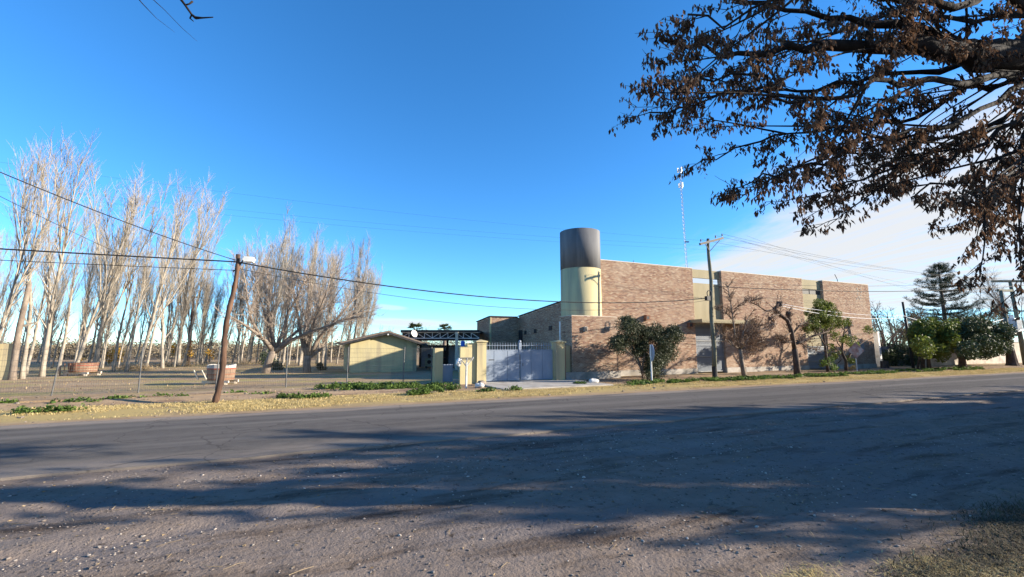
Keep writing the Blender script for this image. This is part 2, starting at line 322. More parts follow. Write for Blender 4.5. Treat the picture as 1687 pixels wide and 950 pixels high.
M['farverge'] = layered('verge_dirt', ((0.27, 0.185, 0.11), (0.40, 0.285, 0.18), 1.6), [
    ((0.42, 0.31, 0.13), 0.8, (0.35, 1, 1), 0.30, 0.50, 14.2, 16.9, 0.35),
    ((0.19, 0.125, 0.085), 1.8, (0.4, 1, 1), 0.50, 0.64, 16.8, 21.0, 0.4),
    ((0.37, 0.275, 0.18), 0.6, (0.15, 1, 1), 0.48, 0.60, 17.6, 40, 0.5),
    ((0.34, 0.28, 0.11), 0.5, (0.5, 1, 1), 0.48, 0.62, 21.0, 60, 0.8),
    ((0.16, 0.12, 0.09), 7, (1, 1, 1), 0.6, 0.7, None, None, 0)], 0.7, 16)
def asphalt():
    m = layered('asphalt', ((0.095, 0.085, 0.077), (0.13, 0.117, 0.106), 3.0), [
        ((0.19, 0.17, 0.15), 0.8, (0.06, 1.0, 1), 0.42, 0.62, 11.1, 11.8, 0.16),
        ((0.145, 0.13, 0.117), 0.9, (0.05, 1.4, 1), 0.48, 0.62, 8.3, 13.4, 0.2),
        ((0.085, 0.077, 0.07), 0.6, (0.08, 0.9, 1), 0.52, 0.70, 9.0, 13.0, 0.2),
        ((0.26, 0.215, 0.175), 1.0, (0.3, 1, 1), 0.30, 0.55, 12.9, 13.8, 0.15),
        ((0.24, 0.20, 0.165), 1.0, (0.3, 1, 1), 0.25, 0.50, 7.6, 8.75, 0.35),
        ((0.15, 0.14, 0.125), 40, (1, 1, 1), 0.58, 0.68, None, None, 0)], 0.5, 60, 0.88)
    N, L = m.node_tree.nodes, m.node_tree.links; P = N['Principled BSDF']
    src = P.inputs['Base Color'].links[0].from_socket; tc = N.new('ShaderNodeTexCoord')
    wn = N.new('ShaderNodeTexNoise'); wn.inputs['Scale'].default_value = 1.2; wn.inputs['Detail'].default_value = 6; L.new(tc.outputs['Object'], wn.inputs['Vector'])
    va = N.new('ShaderNodeVectorMath'); va.operation = 'MULTIPLY_ADD'; L.new(wn.outputs['Color'], va.inputs[0]); va.inputs[1].default_value = (1.2, 1.2, 0); L.new(tc.outputs['Object'], va.inputs[2])
    v = N.new('ShaderNodeTexVoronoi'); v.feature = 'DISTANCE_TO_EDGE'; v.inputs['Scale'].default_value = 0.42; L.new(va.outputs[0], v.inputs['Vector'])
    mr = N.new('ShaderNodeMapRange'); mr.inputs[1].default_value = 0.002; mr.inputs[2].default_value = 0.008; mr.inputs[3].default_value = 0.4; mr.inputs[4].default_value = 0; L.new(v.outputs[0], mr.inputs[0])
    mx = N.new('ShaderNodeMix'); mx.data_type = 'RGBA'; L.new(mr.outputs[0], mx.inputs[0]); L.new(src, mx.inputs[6]); mx.inputs[7].default_value = (0.03, 0.028, 0.026, 1); L.new(mx.outputs[2], P.inputs['Base Color'])
    return m
M['asphalt'] = asphalt()

# ------------------------------------------------------------------ ground, road, verges
rnd = random.Random(7); nrs = np.random.RandomState(5)
def vnoise(x, y, seed=0):
    """smooth value noise on arrays"""
    xi = np.floor(x).astype(np.int64); yi = np.floor(y).astype(np.int64); fx = x-xi; fy = y-yi
    fx = fx*fx*(3-2*fx); fy = fy*fy*(3-2*fy)
    def h(a, b):
        n = (a*374761393 + b*668265263 + seed*982451653) & 0x7fffffff
        n = ((n ^ (n >> 13))*1274126177) & 0x7fffffff
        return ((n ^ (n >> 16)) & 0xffff)/65535.0
    return (h(xi, yi)*(1-fx)+h(xi+1, yi)*fx)*(1-fy) + (h(xi, yi+1)*(1-fx)+h(xi+1, yi+1)*fx)*fy
def fbm(x, y, seed=0, o=4):
    s = 0; a = 0.5
    for i in range(o): s = s+a*vnoise(x*2**i, y*2**i, seed+i); a *= 0.5
    return s
mb = MB(); mb.add([(-400, -300, -0.25), (900, -300, -0.25), (900, 1200, -0.25), (-400, 1200, -0.25)], [(0, 1, 2, 3)])
struct('ground', mb, M['ground'])
def sheet(name, xs, ys, zf, mat):
    X, Y = np.meshgrid(xs, ys); Z = zf(X, Y); V = np.stack([X, Y, Z], -1).reshape(-1, 3)
    nx = len(xs); ny = len(ys); i = np.arange((ny-1)*nx).reshape(ny-1, nx)[:, :-1].ravel()
    Fq = np.stack([i, i+1, i+1+nx, i+nx], 1)
    return tag(link(name, np_mesh(name, V, Fq, mat, True)), kind='structure')
def near_z(X, Y):
    z = 0.05*(fbm(X*0.5, Y*0.9, 3)-0.5) + 0.035*(fbm(X*1.8, Y*3.0, 9)-0.5) + 0.014*(fbm(X*9, Y*9, 21)-0.5)
    for yc in (5.0, 6.45): z = z-0.030*np.exp(-((Y-yc-0.55*np.sin(X*0.21+1.0)-0.05*X)/0.15)**2)+0.012*np.exp(-((Y-yc-0.25-0.55*np.sin(X*0.21+1.0)-0.05*X)/0.10)**2)
    fade = np.clip((8.6-Y)/1.2, 0, 1)*np.clip((Y+5.5), 0, 1)*0.9+0.1
    return z*fade - 0.02 - 0.12*np.clip((Y-8.3)/0.5, 0, 1)
sheet('gravel_verge', np.concatenate([np.linspace(-400, -13, 20), np.linspace(-12.5, 22, 520), np.linspace(23, 900, 60)]), np.concatenate([np.linspace(-60, -2, 12), np.linspace(-1.7, 8.9, 230)]), near_z, M['nearverge'])
def far_z(X, Y):
    z = 0.08*(fbm(X*0.3, Y*0.5, 33)-0.5) + 0.05*(fbm(X*1.5, Y*1.9, 39)-0.5)
    ridge = 0.10*np.exp(-((Y-17.9)/0.35)**2)*np.clip((6-X)/2, 0, 1)
    flat = np.clip(np.abs(X-9.4)/2.6-1, 0, 1)
    return (z+ridge)*np.clip((Y-13.6)/0.8, 0, 1)*flat - 0.015 - 0.13*np.clip((13.4-Y)/0.4, 0, 1)
sheet('far_verge', np.concatenate([np.linspace(-400, -26, 12), np.linspace(-25, 62, 320), np.linspace(63, 900, 40)]), np.concatenate([np.linspace(12.9, 24, 80), np.linspace(24.5, 60, 50), np.linspace(65, 700, 20)]), far_z, M['farverge'])
def ragged(name, xs, y0, y1, amp, seed, z, mat):
    xs = np.asarray(xs); a = y0+amp*(fbm(xs*0.8, xs*0+3.3, seed, 5)-0.5)*2; b = y1+amp*(fbm(xs*0.8, xs*0+8.8, seed+5, 5)-0.5)*2
    V = np.concatenate([np.stack([xs, a, xs*0+z], 1), np.stack([xs, b, xs*0+z], 1), np.stack([xs, a-0.03, xs*0-0.2], 1), np.stack([xs, b+0.03, xs*0-0.2], 1)]); n = len(xs); i = np.arange(n-1)
    Fq = np.concatenate([np.stack([i, i+1, i+1+n, i+n], 1), np.stack([i+2*n, i+1+2*n, i+1, i], 1), np.stack([i+n, i+1+n, i+1+3*n, i+3*n], 1)])
    return tag(link(name, np_mesh(name, V, Fq, mat)), kind='structure')
ragged('road', np.concatenate([np.linspace(-300, -31, 20), np.linspace(-30, 60, 700), np.linspace(61, 700, 60)]), 8.2, 13.45, 0.11, 77, 0.012, M['asphalt'])
mb = MB(); mb.box((7.0, 16.6, -0.2), (12.3, 20.4, 0.035)); struct('driveway_apron', mb, M['concrete'])
mb = MB(); mb.box((1.5, 4, -0.2), (16, 15, 0.02), Matrix.Translation(cf(-6.2, 28.6)) @ Matrix.Rotation(-PHI, 4, 'Z')); struct('yard_slab', mb, M['concrete'])

# ---- gravel, straw and grass (uncountable: one object each)
def icos():
    t = (1+5**0.5)/2
    v = np.array([(-1,t,0),(1,t,0),(-1,-t,0),(1,-t,0),(0,-1,t),(0,1,t),(0,-1,-t),(0,1,-t),(t,0,-1),(t,0,1),(-t,0,-1),(-t,0,1)], float); v /= np.linalg.norm(v[0])
    f = np.array([(0,11,5),(0,5,1),(0,1,7),(0,7,10),(0,10,11),(1,5,9),(5,11,4),(11,10,2),(10,7,6),(7,1,8),(3,9,4),(3,4,2),(3,2,6),(3,6,8),(3,8,9),(4,9,5),(2,4,11),(6,2,10),(8,6,7),(9,8,1)])
    return v, f
ICO = icos()
def stones(name, P, S, mat, rs):
    v, f = ICO; n = len(P)
    a = rs.uniform(0, 6.28, n); ca, sa = np.cos(a), np.sin(a)
    jit = rs.uniform(0.65, 1.25, (n, 12, 1)); sc = np.stack([rs.uniform(0.7, 1.4, n), rs.uniform(0.6, 1.0, n), rs.uniform(0.35, 0.65, n)], 1)[:, None, :]
    V = v[None]*jit*sc*S[:, None, None]; x = V[..., 0]*ca[:, None]-V[..., 1]*sa[:, None]; y = V[..., 0]*sa[:, None]+V[..., 1]*ca[:, None]
    V = np.stack([x, y, V[..., 2]], -1) + P[:, None, :]
    Fq = (f[None]+(np.arange(n)*12)[:, None, None]).reshape(-1, 3)
    return tag(link(name, np_mesh(name, V.reshape(-1, 3), Fq, mat)), kind='stuff')
n = 42000
gx = nrs.uniform(-11, 20, n*3); gy = 8.2-9.0*nrs.uniform(0, 1, n*3)**1.0
keep = (fbm(gx*0.55, gy*1.1, 61)+nrs.uniform(-0.22, 0.22, n*3)) > 0.50+0.010*np.clip(gx, 0, 20); gx = gx[keep][:n]; gy = gy[keep][:n]
S = np.exp(nrs.normal(-5.15, 0.50, len(gx))); S = np.clip(S, 0.003, 0.028)
o = stones('gravel', np.stack([gx, gy, near_z(gx, gy)+S*0.25], 1), S, M['stone'], nrs); tag(o, 'loose gravel and pebbles strewn over the near dirt verge', 'gravel')
gx = nrs.uniform(-9, 14, 9000); gy = nrs.uniform(0.5, 8.1, 9000); keep = (fbm(gx*0.7, gy*1.4, 163)+nrs.uniform(-0.15, 0.15, 9000)) > 0.53; gx = gx[keep]; gy = gy[keep]; S = np.clip(np.exp(nrs.normal(-4.75, 0.45, len(gx))), 0.004, 0.03)
o = stones('pebbles', np.stack([gx, gy, near_z(gx, gy)+S*0.2], 1), S, pm('pale_pebble', (0.26, 0.22, 0.185), (0.44, 0.385, 0.33), 9, 0.85, 0.2, 40, island=0.35), nrs); tag(o, 'paler flat pebbles lying among the near gravel', 'pebbles')
gx = nrs.uniform(-16, 45, 2500); gy = nrs.choice([1, 0], 2500)*nrs.normal(17.6, 0.8, 2500)+0; gy = np.where(gy == 0, nrs.uniform(14, 21, 2500), gy)
S = np.clip(np.exp(nrs.normal(-3.9, 0.5, 2500)), 0.008, 0.09); o = stones('rubble', np.stack([gx, gy, far_z(gx, gy)+S*0.2], 1), S, M['stone'], nrs); tag(o, 'small stones and clods on the far dirt verge', 'rubble')

def blades(P, h, wd, lean, rs):
    """P (n,3), single bent blades: 5 verts, quad + tri -> returned as tris"""
    n = len(P); a = rs.uniform(0, 6.28, n); d = np.stack([np.cos(a), np.sin(a), 0*a], 1); s = np.stack([-np.sin(a), np.cos(a), 0*a], 1)
    h = h*rs.uniform(0.5, 1.3, n); L = lean*rs.uniform(0.3, 1.6, n); wv = (wd*rs.uniform(0.6, 1.3, n))[:, None]
    up = np.array([0, 0, 1.0])[None]
    p0 = P-s*wv; p1 = P+s*wv; m = P+d*(L*0.35)[:, None]*h[:, None]+up*(h*0.6)[:, None]; p2 = m-s*wv*0.8; p3 = m+s*wv*0.8; p4 = P+d*L[:, None]*h[:, None]+up*h[:, None]*np.clip(1-L*0.25, 0.2, 1)[:, None]
    V = np.stack([p0, p1, p2, p3, p4], 1).reshape(-1, 3); b = (np.arange(n)*5)[:, None]
    Fq = np.concatenate([b+np.array([[0, 1, 3]]), b+np.array([[0, 3, 2]]), b+np.array([[2, 3, 4]])]); return V, Fq
def grass(name, P, h, wd, lean, mat, label, rs=nrs):
    V, Fq = blades(P, h, wd, lean, rs); return tag(link(name, np_mesh(name, V, Fq, mat)), label, 'grass', kind='stuff')
def scatter(n, x0, x1, y0, y1, thr, sx, sy, seed):
    x = nrs.uniform(x0, x1, n); y = nrs.uniform(y0, y1, n); k = fbm(x*sx, y*sy, seed)+nrs.uniform(-0.08, 0.08, n) > thr; return x[k], y[k]
gx, gy = scatter(150000, -16, 52, 14.2, 17.0, 0.40, 0.5, 1.0, 91); k = (gx < 7) | (gx > 12.4) | (gy < 16.2); gx, gy = gx[k], gy[k]
grass('dry_grass', np.stack([gx, gy, far_z(gx, gy)], 1), 0.055, 0.006, 1.5, M['straw'], 'short yellow dry grass along the far roadside')
gx, gy = scatter(16000, -16, 60, 17, 60, 0.52, 0.4, 0.4, 95); k = ~((gx > 0) & (gx < 45) & (gy > 20)); gx, gy = gx[k], gy[k]
grass('yard_grass', np.stack([gx, gy, far_z(gx, gy)], 1), 0.08, 0.014, 1.0, M['brownstraw'], 'sparse dry grass on the bare ground among the poplars')
# near straw, bottom right
def patch(pts, n, spread):
    P = []
    for (u, v, k) in pts:
        c = gp(u, v); q = nrs.normal(0, 1, (int(n*k), 2))*spread*k
        P.append(np.stack([c.x+q[:, 0]*1.6, c.y+q[:, 1]*0.55, np.zeros(len(q))], 1))
    P = np.concatenate(P); P[:, 2] = near_z(P[:, 0], P[:, 1]); return P
P = patch([(1560, 935, 1.2), (1640, 950, 1.3), (1500, 930, 0.8), (1340, 940, 0.7), (1310, 950, 0.6), (1680, 935, 1.0), (1590, 965, 1.2)], 260, 0.15)
grass('straw_litter', P, 0.040, 0.0022, 3.0, M['straw'], 'tangled dry straw on the dirt at the bottom right')
P = patch([(1670, 845, 1.2), (1700, 870, 1.6), (1650, 880, 0.9), (1600, 925, 1.0), (1530, 945, 0.9), (1687, 925, 1.2)], 800, 0.22)
grass('shaded_grass', P, 0.05, 0.003, 1.9, M['shadestraw'], 'matted grass coloured dark for the shade at the foot of the roadside tree')
x = nrs.uniform(-5, 12, 900); y = nrs.uniform(1.2, 6.5, 900)
mb = MB()
for i in range(240):
    a = nrs.uniform(0, 3.14); L = nrs.uniform(0.04, 0.22); z = float(near_z(np.array([x[i]]), np.array([y[i]]))[0])+0.008; k = nrs.uniform(-.03, .03)
    d = Vector((math.cos(a), math.sin(a), 0)); p = Vector((x[i], y[i], z)); mb.tube([p, p+d*L*0.5+Vector((k, k, 0.006)), p+d*L], [0.0022, 0.0025, 0.0015], 3)
tag(obj('fallen_twigs', mb, M['brownstraw']), 'thin fallen twigs lying on the near gravel', 'twigs', kind='stuff')

# ---- leaves
def leafcloud(C, Rr, n, size, rs, asp=0.45, shell=0.5, flat=1.0):
    """n leaf quads spread through ellipsoid clumps; returns V, quads"""
    C = np.asarray(C, float); Rr = np.asarray(Rr, float); wts = (Rr**2).sum(1) if Rr.ndim > 1 else Rr**2
    k = rs.choice(len(C), n, p=wts/wts.sum()); d = rs.normal(0, 1, (n, 3)); d /= np.linalg.norm(d, axis=1)[:, None]
    r = rs.uniform(shell, 1.0, n)**0.6; RR = Rr[k] if Rr.ndim > 1 else Rr[k][:, None]
    P = C[k]+d*r[:, None]*RR
    a = rs.normal(0, 1, (n, 3)); a[:, 2] *= flat; a /= np.linalg.norm(a, axis=1)[:, None]; b = rs.normal(0, 1, (n, 3)); b = np.cross(a, b); b /= np.linalg.norm(b, axis=1)[:, None]
    s = (size*rs.uniform(0.6, 1.4, n))[:, None]; a = a*s; b = b*s*asp
    V = np.stack([P-a, P+b, P+a, P-b], 1).reshape(-1, 3); return V, np.arange(n*4).reshape(-1, 4)
n_ = 2600; lx = nrs.uniform(-6, 18, n_); ly = nrs.uniform(0.8, 8.0, n_); V, Fq = leafcloud(np.stack([lx, ly, near_z(lx, ly)+0.006], 1), np.full((n_, 3), 0.004), n_, 0.016, nrs, 0.35, 0.5, 0.15)
tag(link('fallen_leaves', np_mesh('fallen_leaves', V, Fq, M['brownstraw'])), 'small curled brown leaves fallen on the near gravel', 'leaves', kind='stuff')
def weeds(name, label, spots, n, size, h):
    C = []; Rr = []
    for (u, v, r) in spots:
        c = gp(u, v)
        for j in range(int(10*r)+3):
            C.append((c.x+nrs.normal(0, r*0.55), c.y+nrs.normal(0, r*0.22), h*0.35*nrs.uniform(0.3, 1))); s = nrs.uniform(0.08, 0.2); Rr.append((s*1.3, s, h*nrs.uniform(0.3, 0.6)))
    V, Fq = leafcloud(C, Rr, n, size, nrs, 0.5, 0.1); V[:, 2] = np.abs(V[:, 2]); return tag(link(name, np_mesh(name, V, Fq, M['weed'])), label, 'weeds', kind='stuff')
weeds('weed_bed', 'bed of leafy green weeds in front of the wire fence', [(u, 641+rnd.uniform(-4, 4), 0.6) for u in range(545, 745, 12)]+[(700, 648, 0.5), (690, 650, 0.4)], 9000, 0.045, 0.30)
weeds('roadside_weeds', 'scattered green weed clumps on the left roadside verge', [(135, 664, .5), (165, 661, .6), (190, 660, .5), (210, 659, .4), (275, 655, .4), (295, 657, .35), (65, 679, .5), (110, 677, .3), (430, 652, .4), (500, 656, .5), (515, 655, .5), (470, 655, .3), (10, 667, .3), (395, 650, .3), (840, 643, .3), (800, 645, .3), (950, 633, .3)], 5200, 0.045, 0.22)
weeds('pavement_weeds', 'green weed strip along the verge before the brick building', [(u, 632-(u-1060)*0.046+rnd.uniform(-2, 2), rnd.uniform(0.3, 0.9)) for u in list(range(1055, 1085, 8))+list(range(1100, 1135, 10))+list(range(1160, 1620, 7))], 17000, 0.05, 0.20)

# ------------------------------------------------------------------ brick building
BH = 6.82; FY = 21.8
bb = thing('brick_building', 'long windowless brick factory with tall flat parapet and grey metal gates', 'building', (29, 21.8, 0))
CO, BL, MT = 0.066, 0.195, 0.016
def bricks(mb, o, ud, nd, wd, ht, rs, slope=None, skip=(), z0=0.0):
    """courses of bricks on a wall face; o = lower-left corner on the face, ud along, nd outward; slope(u) gives the wall height"""
    o = Vector(o); ud = Vector(ud); nd = Vector(nd)
    nrow = int(round(ht/CO))
    for r in range(nrow):
        za = r*CO+MT/2; zb = (r+1)*CO-MT/2
        u = -(BL/2 if r % 2 else 0.0)-rs.uniform(0, 0.03)
        while u < wd:
            a = max(u+MT/2, 0.004); b = min(u+BL-MT/2, wd-0.004); u += BL
            if b-a < 0.03: continue
            if slope and zb > min(slope(a), slope(b)): continue
            if any(a < s[1] and b > s[0] and za < s[3] and zb > s[2] for s in skip): continue
            e = 0.009+rs.uniform(-0.0045, 0.005); j = rs.uniform(-0.003, 0.003)
            vs = [o+ud*q+UPZ*(zz+j)+nd*k for k in (-0.01, e) for q, zz in ((a, za), (b, za), (b, zb), (a, zb))]
            mb.add(vs, [(4, 5, 6, 7), (0, 1, 5, 4), (1, 2, 6, 5), (2, 3, 7, 6), (3, 0, 4, 7)])
XD, YN, XN = Vector((1, 0, 0)), Vector((0, -1, 0)), Vector((-1, 0, 0))
rb = random.Random(11)
PL = 0.30    # plinth height
for (x0, x1) in ((15.3, 22.78), (25.42, 33.9), (36.42, 42.5)):
    core = MB(); core.box((x0, FY, PL), (x1, FY+0.35, BH)); core.box((x0-0.015, FY-0.02, BH), (x1+0.015, FY+0.37, BH+0.05))
    wl = obj('brick_panel', core, M['mortar'], bb)
    bm_ = MB(); bricks(bm_, (x0, FY, PL), XD, YN, x1-x0, BH-PL, rb); bricks(bm_, (x0, FY+0.35, PL), Vector((0, -1, 0)), XN, 0.35, BH-PL, rb)
    tag(obj('brickwork', bm_, M['brick'], wl), kind='stuff')
    pl = MB(); pl.box((x0, FY-0.05, -0.1), (x1, FY+0.34, PL)); obj('plinth', pl, M['concrete'], wl)
# recesses between the panels
def recess(x0, x1, zt, zb, name):
    m = MB(); yb = FY+0.35
    m.box((x0, FY+0.20, zt), (x1, yb-0.01, BH+0.02)); obj('lintel_beam', m, M['olive'], bb)
    m = MB(); m.box((x0, FY+0.22, 3.1), (x1, yb-0.02, zb)); obj('recess_wall', m, M['olive'], bb)
recess(22.79, 25.41, 6.27, 5.92, 'a'); recess(33.91, 36.41, 6.12, 5.72, 'b')
m = MB(); m.box((33.92, FY+0.25, 5.73), (35.05, FY+0.32, 6.11)); m.box((35.15, FY+0.25, 5.73), (36.40, FY+0.32, 6.11)); obj('dark_band', m, M['dark'], bb)  # flat dark panels without slats under the lintel
def sheet_gate(x0, x1, z1, y, n):
    f = MB(); f.box((x0, y, 0.02), (x0+0.06, y+0.06, z1)); f.box((x1-0.06, y, 0.02), (x1, y+0.06, z1))
    for z in (0.06, z1*0.33, z1*0.66, z1-0.08): f.box((x0+0.06, y-0.012, z), (x1-0.06, y+0.03, z+0.05))
    g = obj('metal_gate', f, M['greymetal'], bb)
    b = MB(); b.box((x0+0.06, y+0.075, 0.02), (x1-0.06, y+0.09, z1)); obj('backing_sheet', b, M['greymetal'], g)
    s = MB(); ww = (x1-x0-0.14)/n; s.box((0, 0, 0), (ww*0.55, 0.03, z1-0.06)); me = s.mesh('bar', M['gatebar'])
    for i in range(n):
        o = bpy.data.objects.new('bar', me); COL.objects.link(o); o.parent = g; o.location = (x0+0.07+ww*(i+0.2), y+0.035, 0.04)
sheet_gate(22.83, 25.38, 3.10, FY+0.1, 26); sheet_gate(33.95, 36.38, 1.72, FY+0.05, 24)
m = MB(); m.box((33.92, FY+0.21, 1.74), (36.40, FY+0.33, 3.08)); obj('recess_wall', m, M['olive'], bb)
m = MB(); m.box((22.35, FY-1.0, 3.20), (26.95, FY-0.012, 3.42)); obj('entrance_canopy', m, M['olive'], bb)
def wall_lamp(x, z, y=FY, s=0.16):
    m = MB(); m.prism([(-s, -s*0.9), (s, -s*0.9), (s, s*0.9), (-s*0.75, s)], Matrix.Translation((x, y-s*1.6, z)), s*1.6-0.004); m.cur = 1; m.box((x-s*0.7, y-s*1.62, z-s*0.6), (x+s*0.5, y-s*1.6-0.001, z+s*0.5))
    obj('wall_lamp', m, [M['rust'], M['dark']], bb)
for u, v in ((1067, 523), (1138, 535), (1403, 535), (1396, 470)):
    p = py_(u, v, FY-0.2)
    if v != 470: wall_lamp(p.x, p.z)
# perforated vent bricks high on the last panel
for i, (du, dv) in enumerate(((0, 0), (6, 1), (2, 4), (7, 6), (1, 9), (6, 11), (3, 14), (0, 17), (5, 17))):
    p = py_(1412+du, 475+dv, FY-0.02); m = MB(); m.box((p.x-0.07, FY-0.022, p.z-0.05), (p.x+0.07, FY+0.05, p.z+0.05)); obj('vent_block', m, M['dark'], bb)
p = py_(1434, 575, FY-0.1); m = MB(); m.box((40.0, FY-0.06, 1.25), (41.0, FY+0.0, 2.05)); m.box((40.08, FY-0.075, 1.33), (40.92, FY-0.061, 1.97)); obj('meter_box', m, M['greymetal'], bb)
m = MB(); m.box((15.3, FY+0.36, 0), (20.0, FY+0.9, 5.45)); m.box((20.0, FY+0.36, 0), (42.5, 34, 5.45)); obj('hall_block', m, M['mortar'], bb)
m = MB(); m.tube([(38.9, FY+0.3, BH+0.05), (38.9, FY+0.3, BH+0.28), (38.1, FY+0.0, BH+0.62)], 0.025, 6); obj('bent_pipe', m, M['dark'], bb)
m = MB(); m.tube([(18.2, FY+0.3, BH+0.05), (18.2, FY+0.3, BH+0.25)], 0.02, 5); obj('pipe_stub', m, M['dark'], bb)
# low wing of the building, left of the tower, roofline falling away from the road
WX = 15.3; WS = WX/13.0
def sl1(y): return 1.7+(4.22-(y/WS-22.4)*0.085-1.7)*WS
def side_wall(name, x, y0, y1, zf, skip=()):
    core = MB(); core.prism([(0, 0), (y1-y0, 0), (y1-y0, zf(y1)), (0, zf(y0))], Matrix.Translation((x, y0, 0)) @ Matrix.Rotation(math.pi/2, 4, 'Z'), -0.3)
    wl = obj(name, core, M['mortar'], bb)
    b = MB(); bricks(b, (x, y1, 0.0), Vector((0, -1, 0)), XN, y1-y0, zf(y0), rb, slope=lambda u: zf(y1-u)-0.03, skip=skip); tag(obj('brickwork', b, M['brick'], wl), kind='stuff')
    c = MB(); c.beam((x+0.12, y0, zf(y0)+0.04), (x+0.12, y1+0.05, zf(y1)+0.04), 0.42, 0.07); obj('coping', c, M['dark'], wl); return wl
YS = 28.0*WS; XS = 10.9*WS; ZS = 1.7+(3.68-1.7)*WS
w1 = side_wall('wing_wall', WX, 23.0, YS, sl1)
for (u, v, s) in ((907, 540, .16), (882, 545, .15), (866, 548, .14)):
    d = ray(u, v); p = CAM+d*(WX/d.x); m = MB(); m.box((WX-0.045, p.y-s*1.3, p.z-s), (WX+0.05, p.y+s*1.3, p.z+s)); obj('vent_opening', m, M['dark'], w1)
d = ray(858, 557); p = CAM+d*(WX/d.x); m = MB(); m.box((WX-0.045, p.y-0.35, 1.6), (WX+0.05, p.y+0.35, 3.0)); obj('narrow_window', m, M['dark'], w1)
core = MB(); core.box((XS, YS, 0), (WX, YS+0.3, ZS)); wl = obj('step_wall', core, M['mortar'], bb)
b = MB(); bricks(b, (XS+0.05, YS, 0), XD, YN, WX-XS-0.07, ZS-0.02, rb); tag(obj('brickwork', b, M['brick'], wl), kind='stuff')
c = MB(); c.box((XS-0.05, YS-0.1, ZS), (WX-0.15, YS+0.35, ZS+0.08)); obj('coping', c, M['dark'], wl)
c = MB(); c.box((XS-0.04, YS-0.04, 0), (XS+0.04, YS+0.2, ZS-0.02)); obj('corner_trim', c, M['cream'], wl)
w2 = side_wall('wing_wall', XS, YS+0.36, YS+3.2, lambda y: ZS+0.02-(y-YS)*0.09)
m = MB(); m.prism([(0, 0), (YS+3-23, 0), (YS+3-23, 3.6), (0, 4.6)], Matrix.Translation((WX+0.32, 23.0, 0)) @ Matrix.Rotation(math.pi/2, 4, 'Z'), -4.3); obj('wing_block', m, M['mortar'], bb)
m = MB(); m.box((XS+0.32, YS+0.37, 0), (WX+0.3, YS+3.2, ZS-0.4)); obj('wing_block', m, M['mortar'], bb)
m = MB(); m.tube([(12.3, 21.2, 0.1), (12.3, 21.2, 3.05)], 0.045, 8); obj('white_pipe', m, M['whitepaint'], bb)
# low front wall in front of the tower: the nearest bricks, each laid singly as far as 300 go
core = MB(); core.box((12.55, 20.4, 0.36), (15.5, 21.79, 3.36)); wl = obj('front_wall', core, M['mortar'], bb)
pl = MB(); pl.box((11.95, 20.28, -0.1), (15.56, 21.0, 0.36)); obj('plinth', pl, M['concrete'], wl)
b = MB(); bricks(b, (12.55, 21.79, 0.36), Vector((0, -1, 0)), XN, 1.39, 3.0, rb)
nrow = int(3.0/CO); cnt = 0
meb = MB(); meb.box((MT/2, -0.012, MT/2), (BL-MT/2, 0.012, CO-MT/2)); meb = meb.mesh('brick', M['brick'])
for r in range(nrow-1, -1, -1):
    z = 0.36+r*CO; u = -(BL/2 if r % 2 else 0)
    while u < 2.95:
        if u >= 0 and u+BL <= 2.95 and cnt < 300:
            o = bpy.data.objects.new('brick', meb); COL.objects.link(o); o.parent = wl; o.location = (12.55+u, 20.4+rb.uniform(-0.003, 0.004), z+rb.uniform(-0.002, 0.002)); cnt += 1
        else:
            a = max(u+MT/2, 0.004); c = min(u+BL-MT/2, 2.946)
            if c-a > 0.03:
                e = 20.4-0.011+rb.uniform(-0.004, 0.004); b.box((12.55+a, e, z+MT/2), (12.55+c, 20.42, z+CO-MT/2))
        u += BL
tag(obj('brickwork', b, M['brick'], wl), kind='stuff')
m = MB(); m.box((13.28, 20.27, 2.50), (13.46, 20.385, 2.76)); m.cur = 1; m.box((13.30, 20.262, 2.53), (13.42, 20.269, 2.73)); obj('wall_lamp', m, [M['concrete'], M['dark']], wl)
m = MB(); m.box((12.0, 20.55, 0.36), (12.52, 20.75, 1.75)); obj('cream_pier', m, M['cream'], bb)

# cylindrical tower
tw = thing('cylindrical_tower', 'round rendered tower, cream below and charcoal above, beside the brick facade', 'tower', (14.2, 22.0, 0))
m = MB(); m.lathe((14.2, 22.0, 0), [(1.17, -0.1), (1.17, 6.14)], 64); obj('shaft', m, M['cream'], tw, False)
m = MB(); m.lathe((14.2, 22.0, 0), [(1.175, 6.14), (1.175, 8.40), (1.11, 8.40), (1.11, 8.1)], 64); obj('charcoal_band', m, M['charcoal'], tw, False)
for q in tw.children:
    for p in q.data.polygons: p.use_smooth = abs(p.normal.z) < 0.5

# ------------------------------------------------------------------ gate, pillars, fence
def pillar(label, x0, x1, y0, y1, h, cap=True, mat='cream', name='gate_pillar', cat='pillar'):
    t = thing(name, label, cat, ((x0+x1)/2, (y0+y1)/2, 0))
    m = MB(); m.box((x0, y0, -0.1), (x1, y1, h)); obj('shaft', m, M[mat], t)
    if cap:
        a = 0.06; cx, cy = (x0+x1)/2, (y0+y1)/2; m = MB()
        m.box((x0-a, y0-a, h), (x1+a, y1+a, h+0.05)); m.add([(x0-a, y0-a, h+0.05), (x1+a, y0-a, h+0.05), (x1+a, y1+a, h+0.05), (x0-a, y1+a, h+0.05), (cx, cy, h+0.13)], [(0, 1, 4), (1, 2, 4), (2, 3, 4), (3, 0, 4)])
        obj('cap', m, M['cream'], t)
    return t
pillar('cream gate pillar with pyramid cap left of the blue-grey gate', 7.06, 7.52, 19.85, 20.3, 1.90)
pillar('cream gate pillar with pyramid cap between the gate and the brick wall', 11.22, 11.72, 19.75, 20.25, 1.90)
t = thing('boundary_wall', 'short stepped cream boundary wall left of the gate pillar', 'wall', (6.6, 20.1, 0))
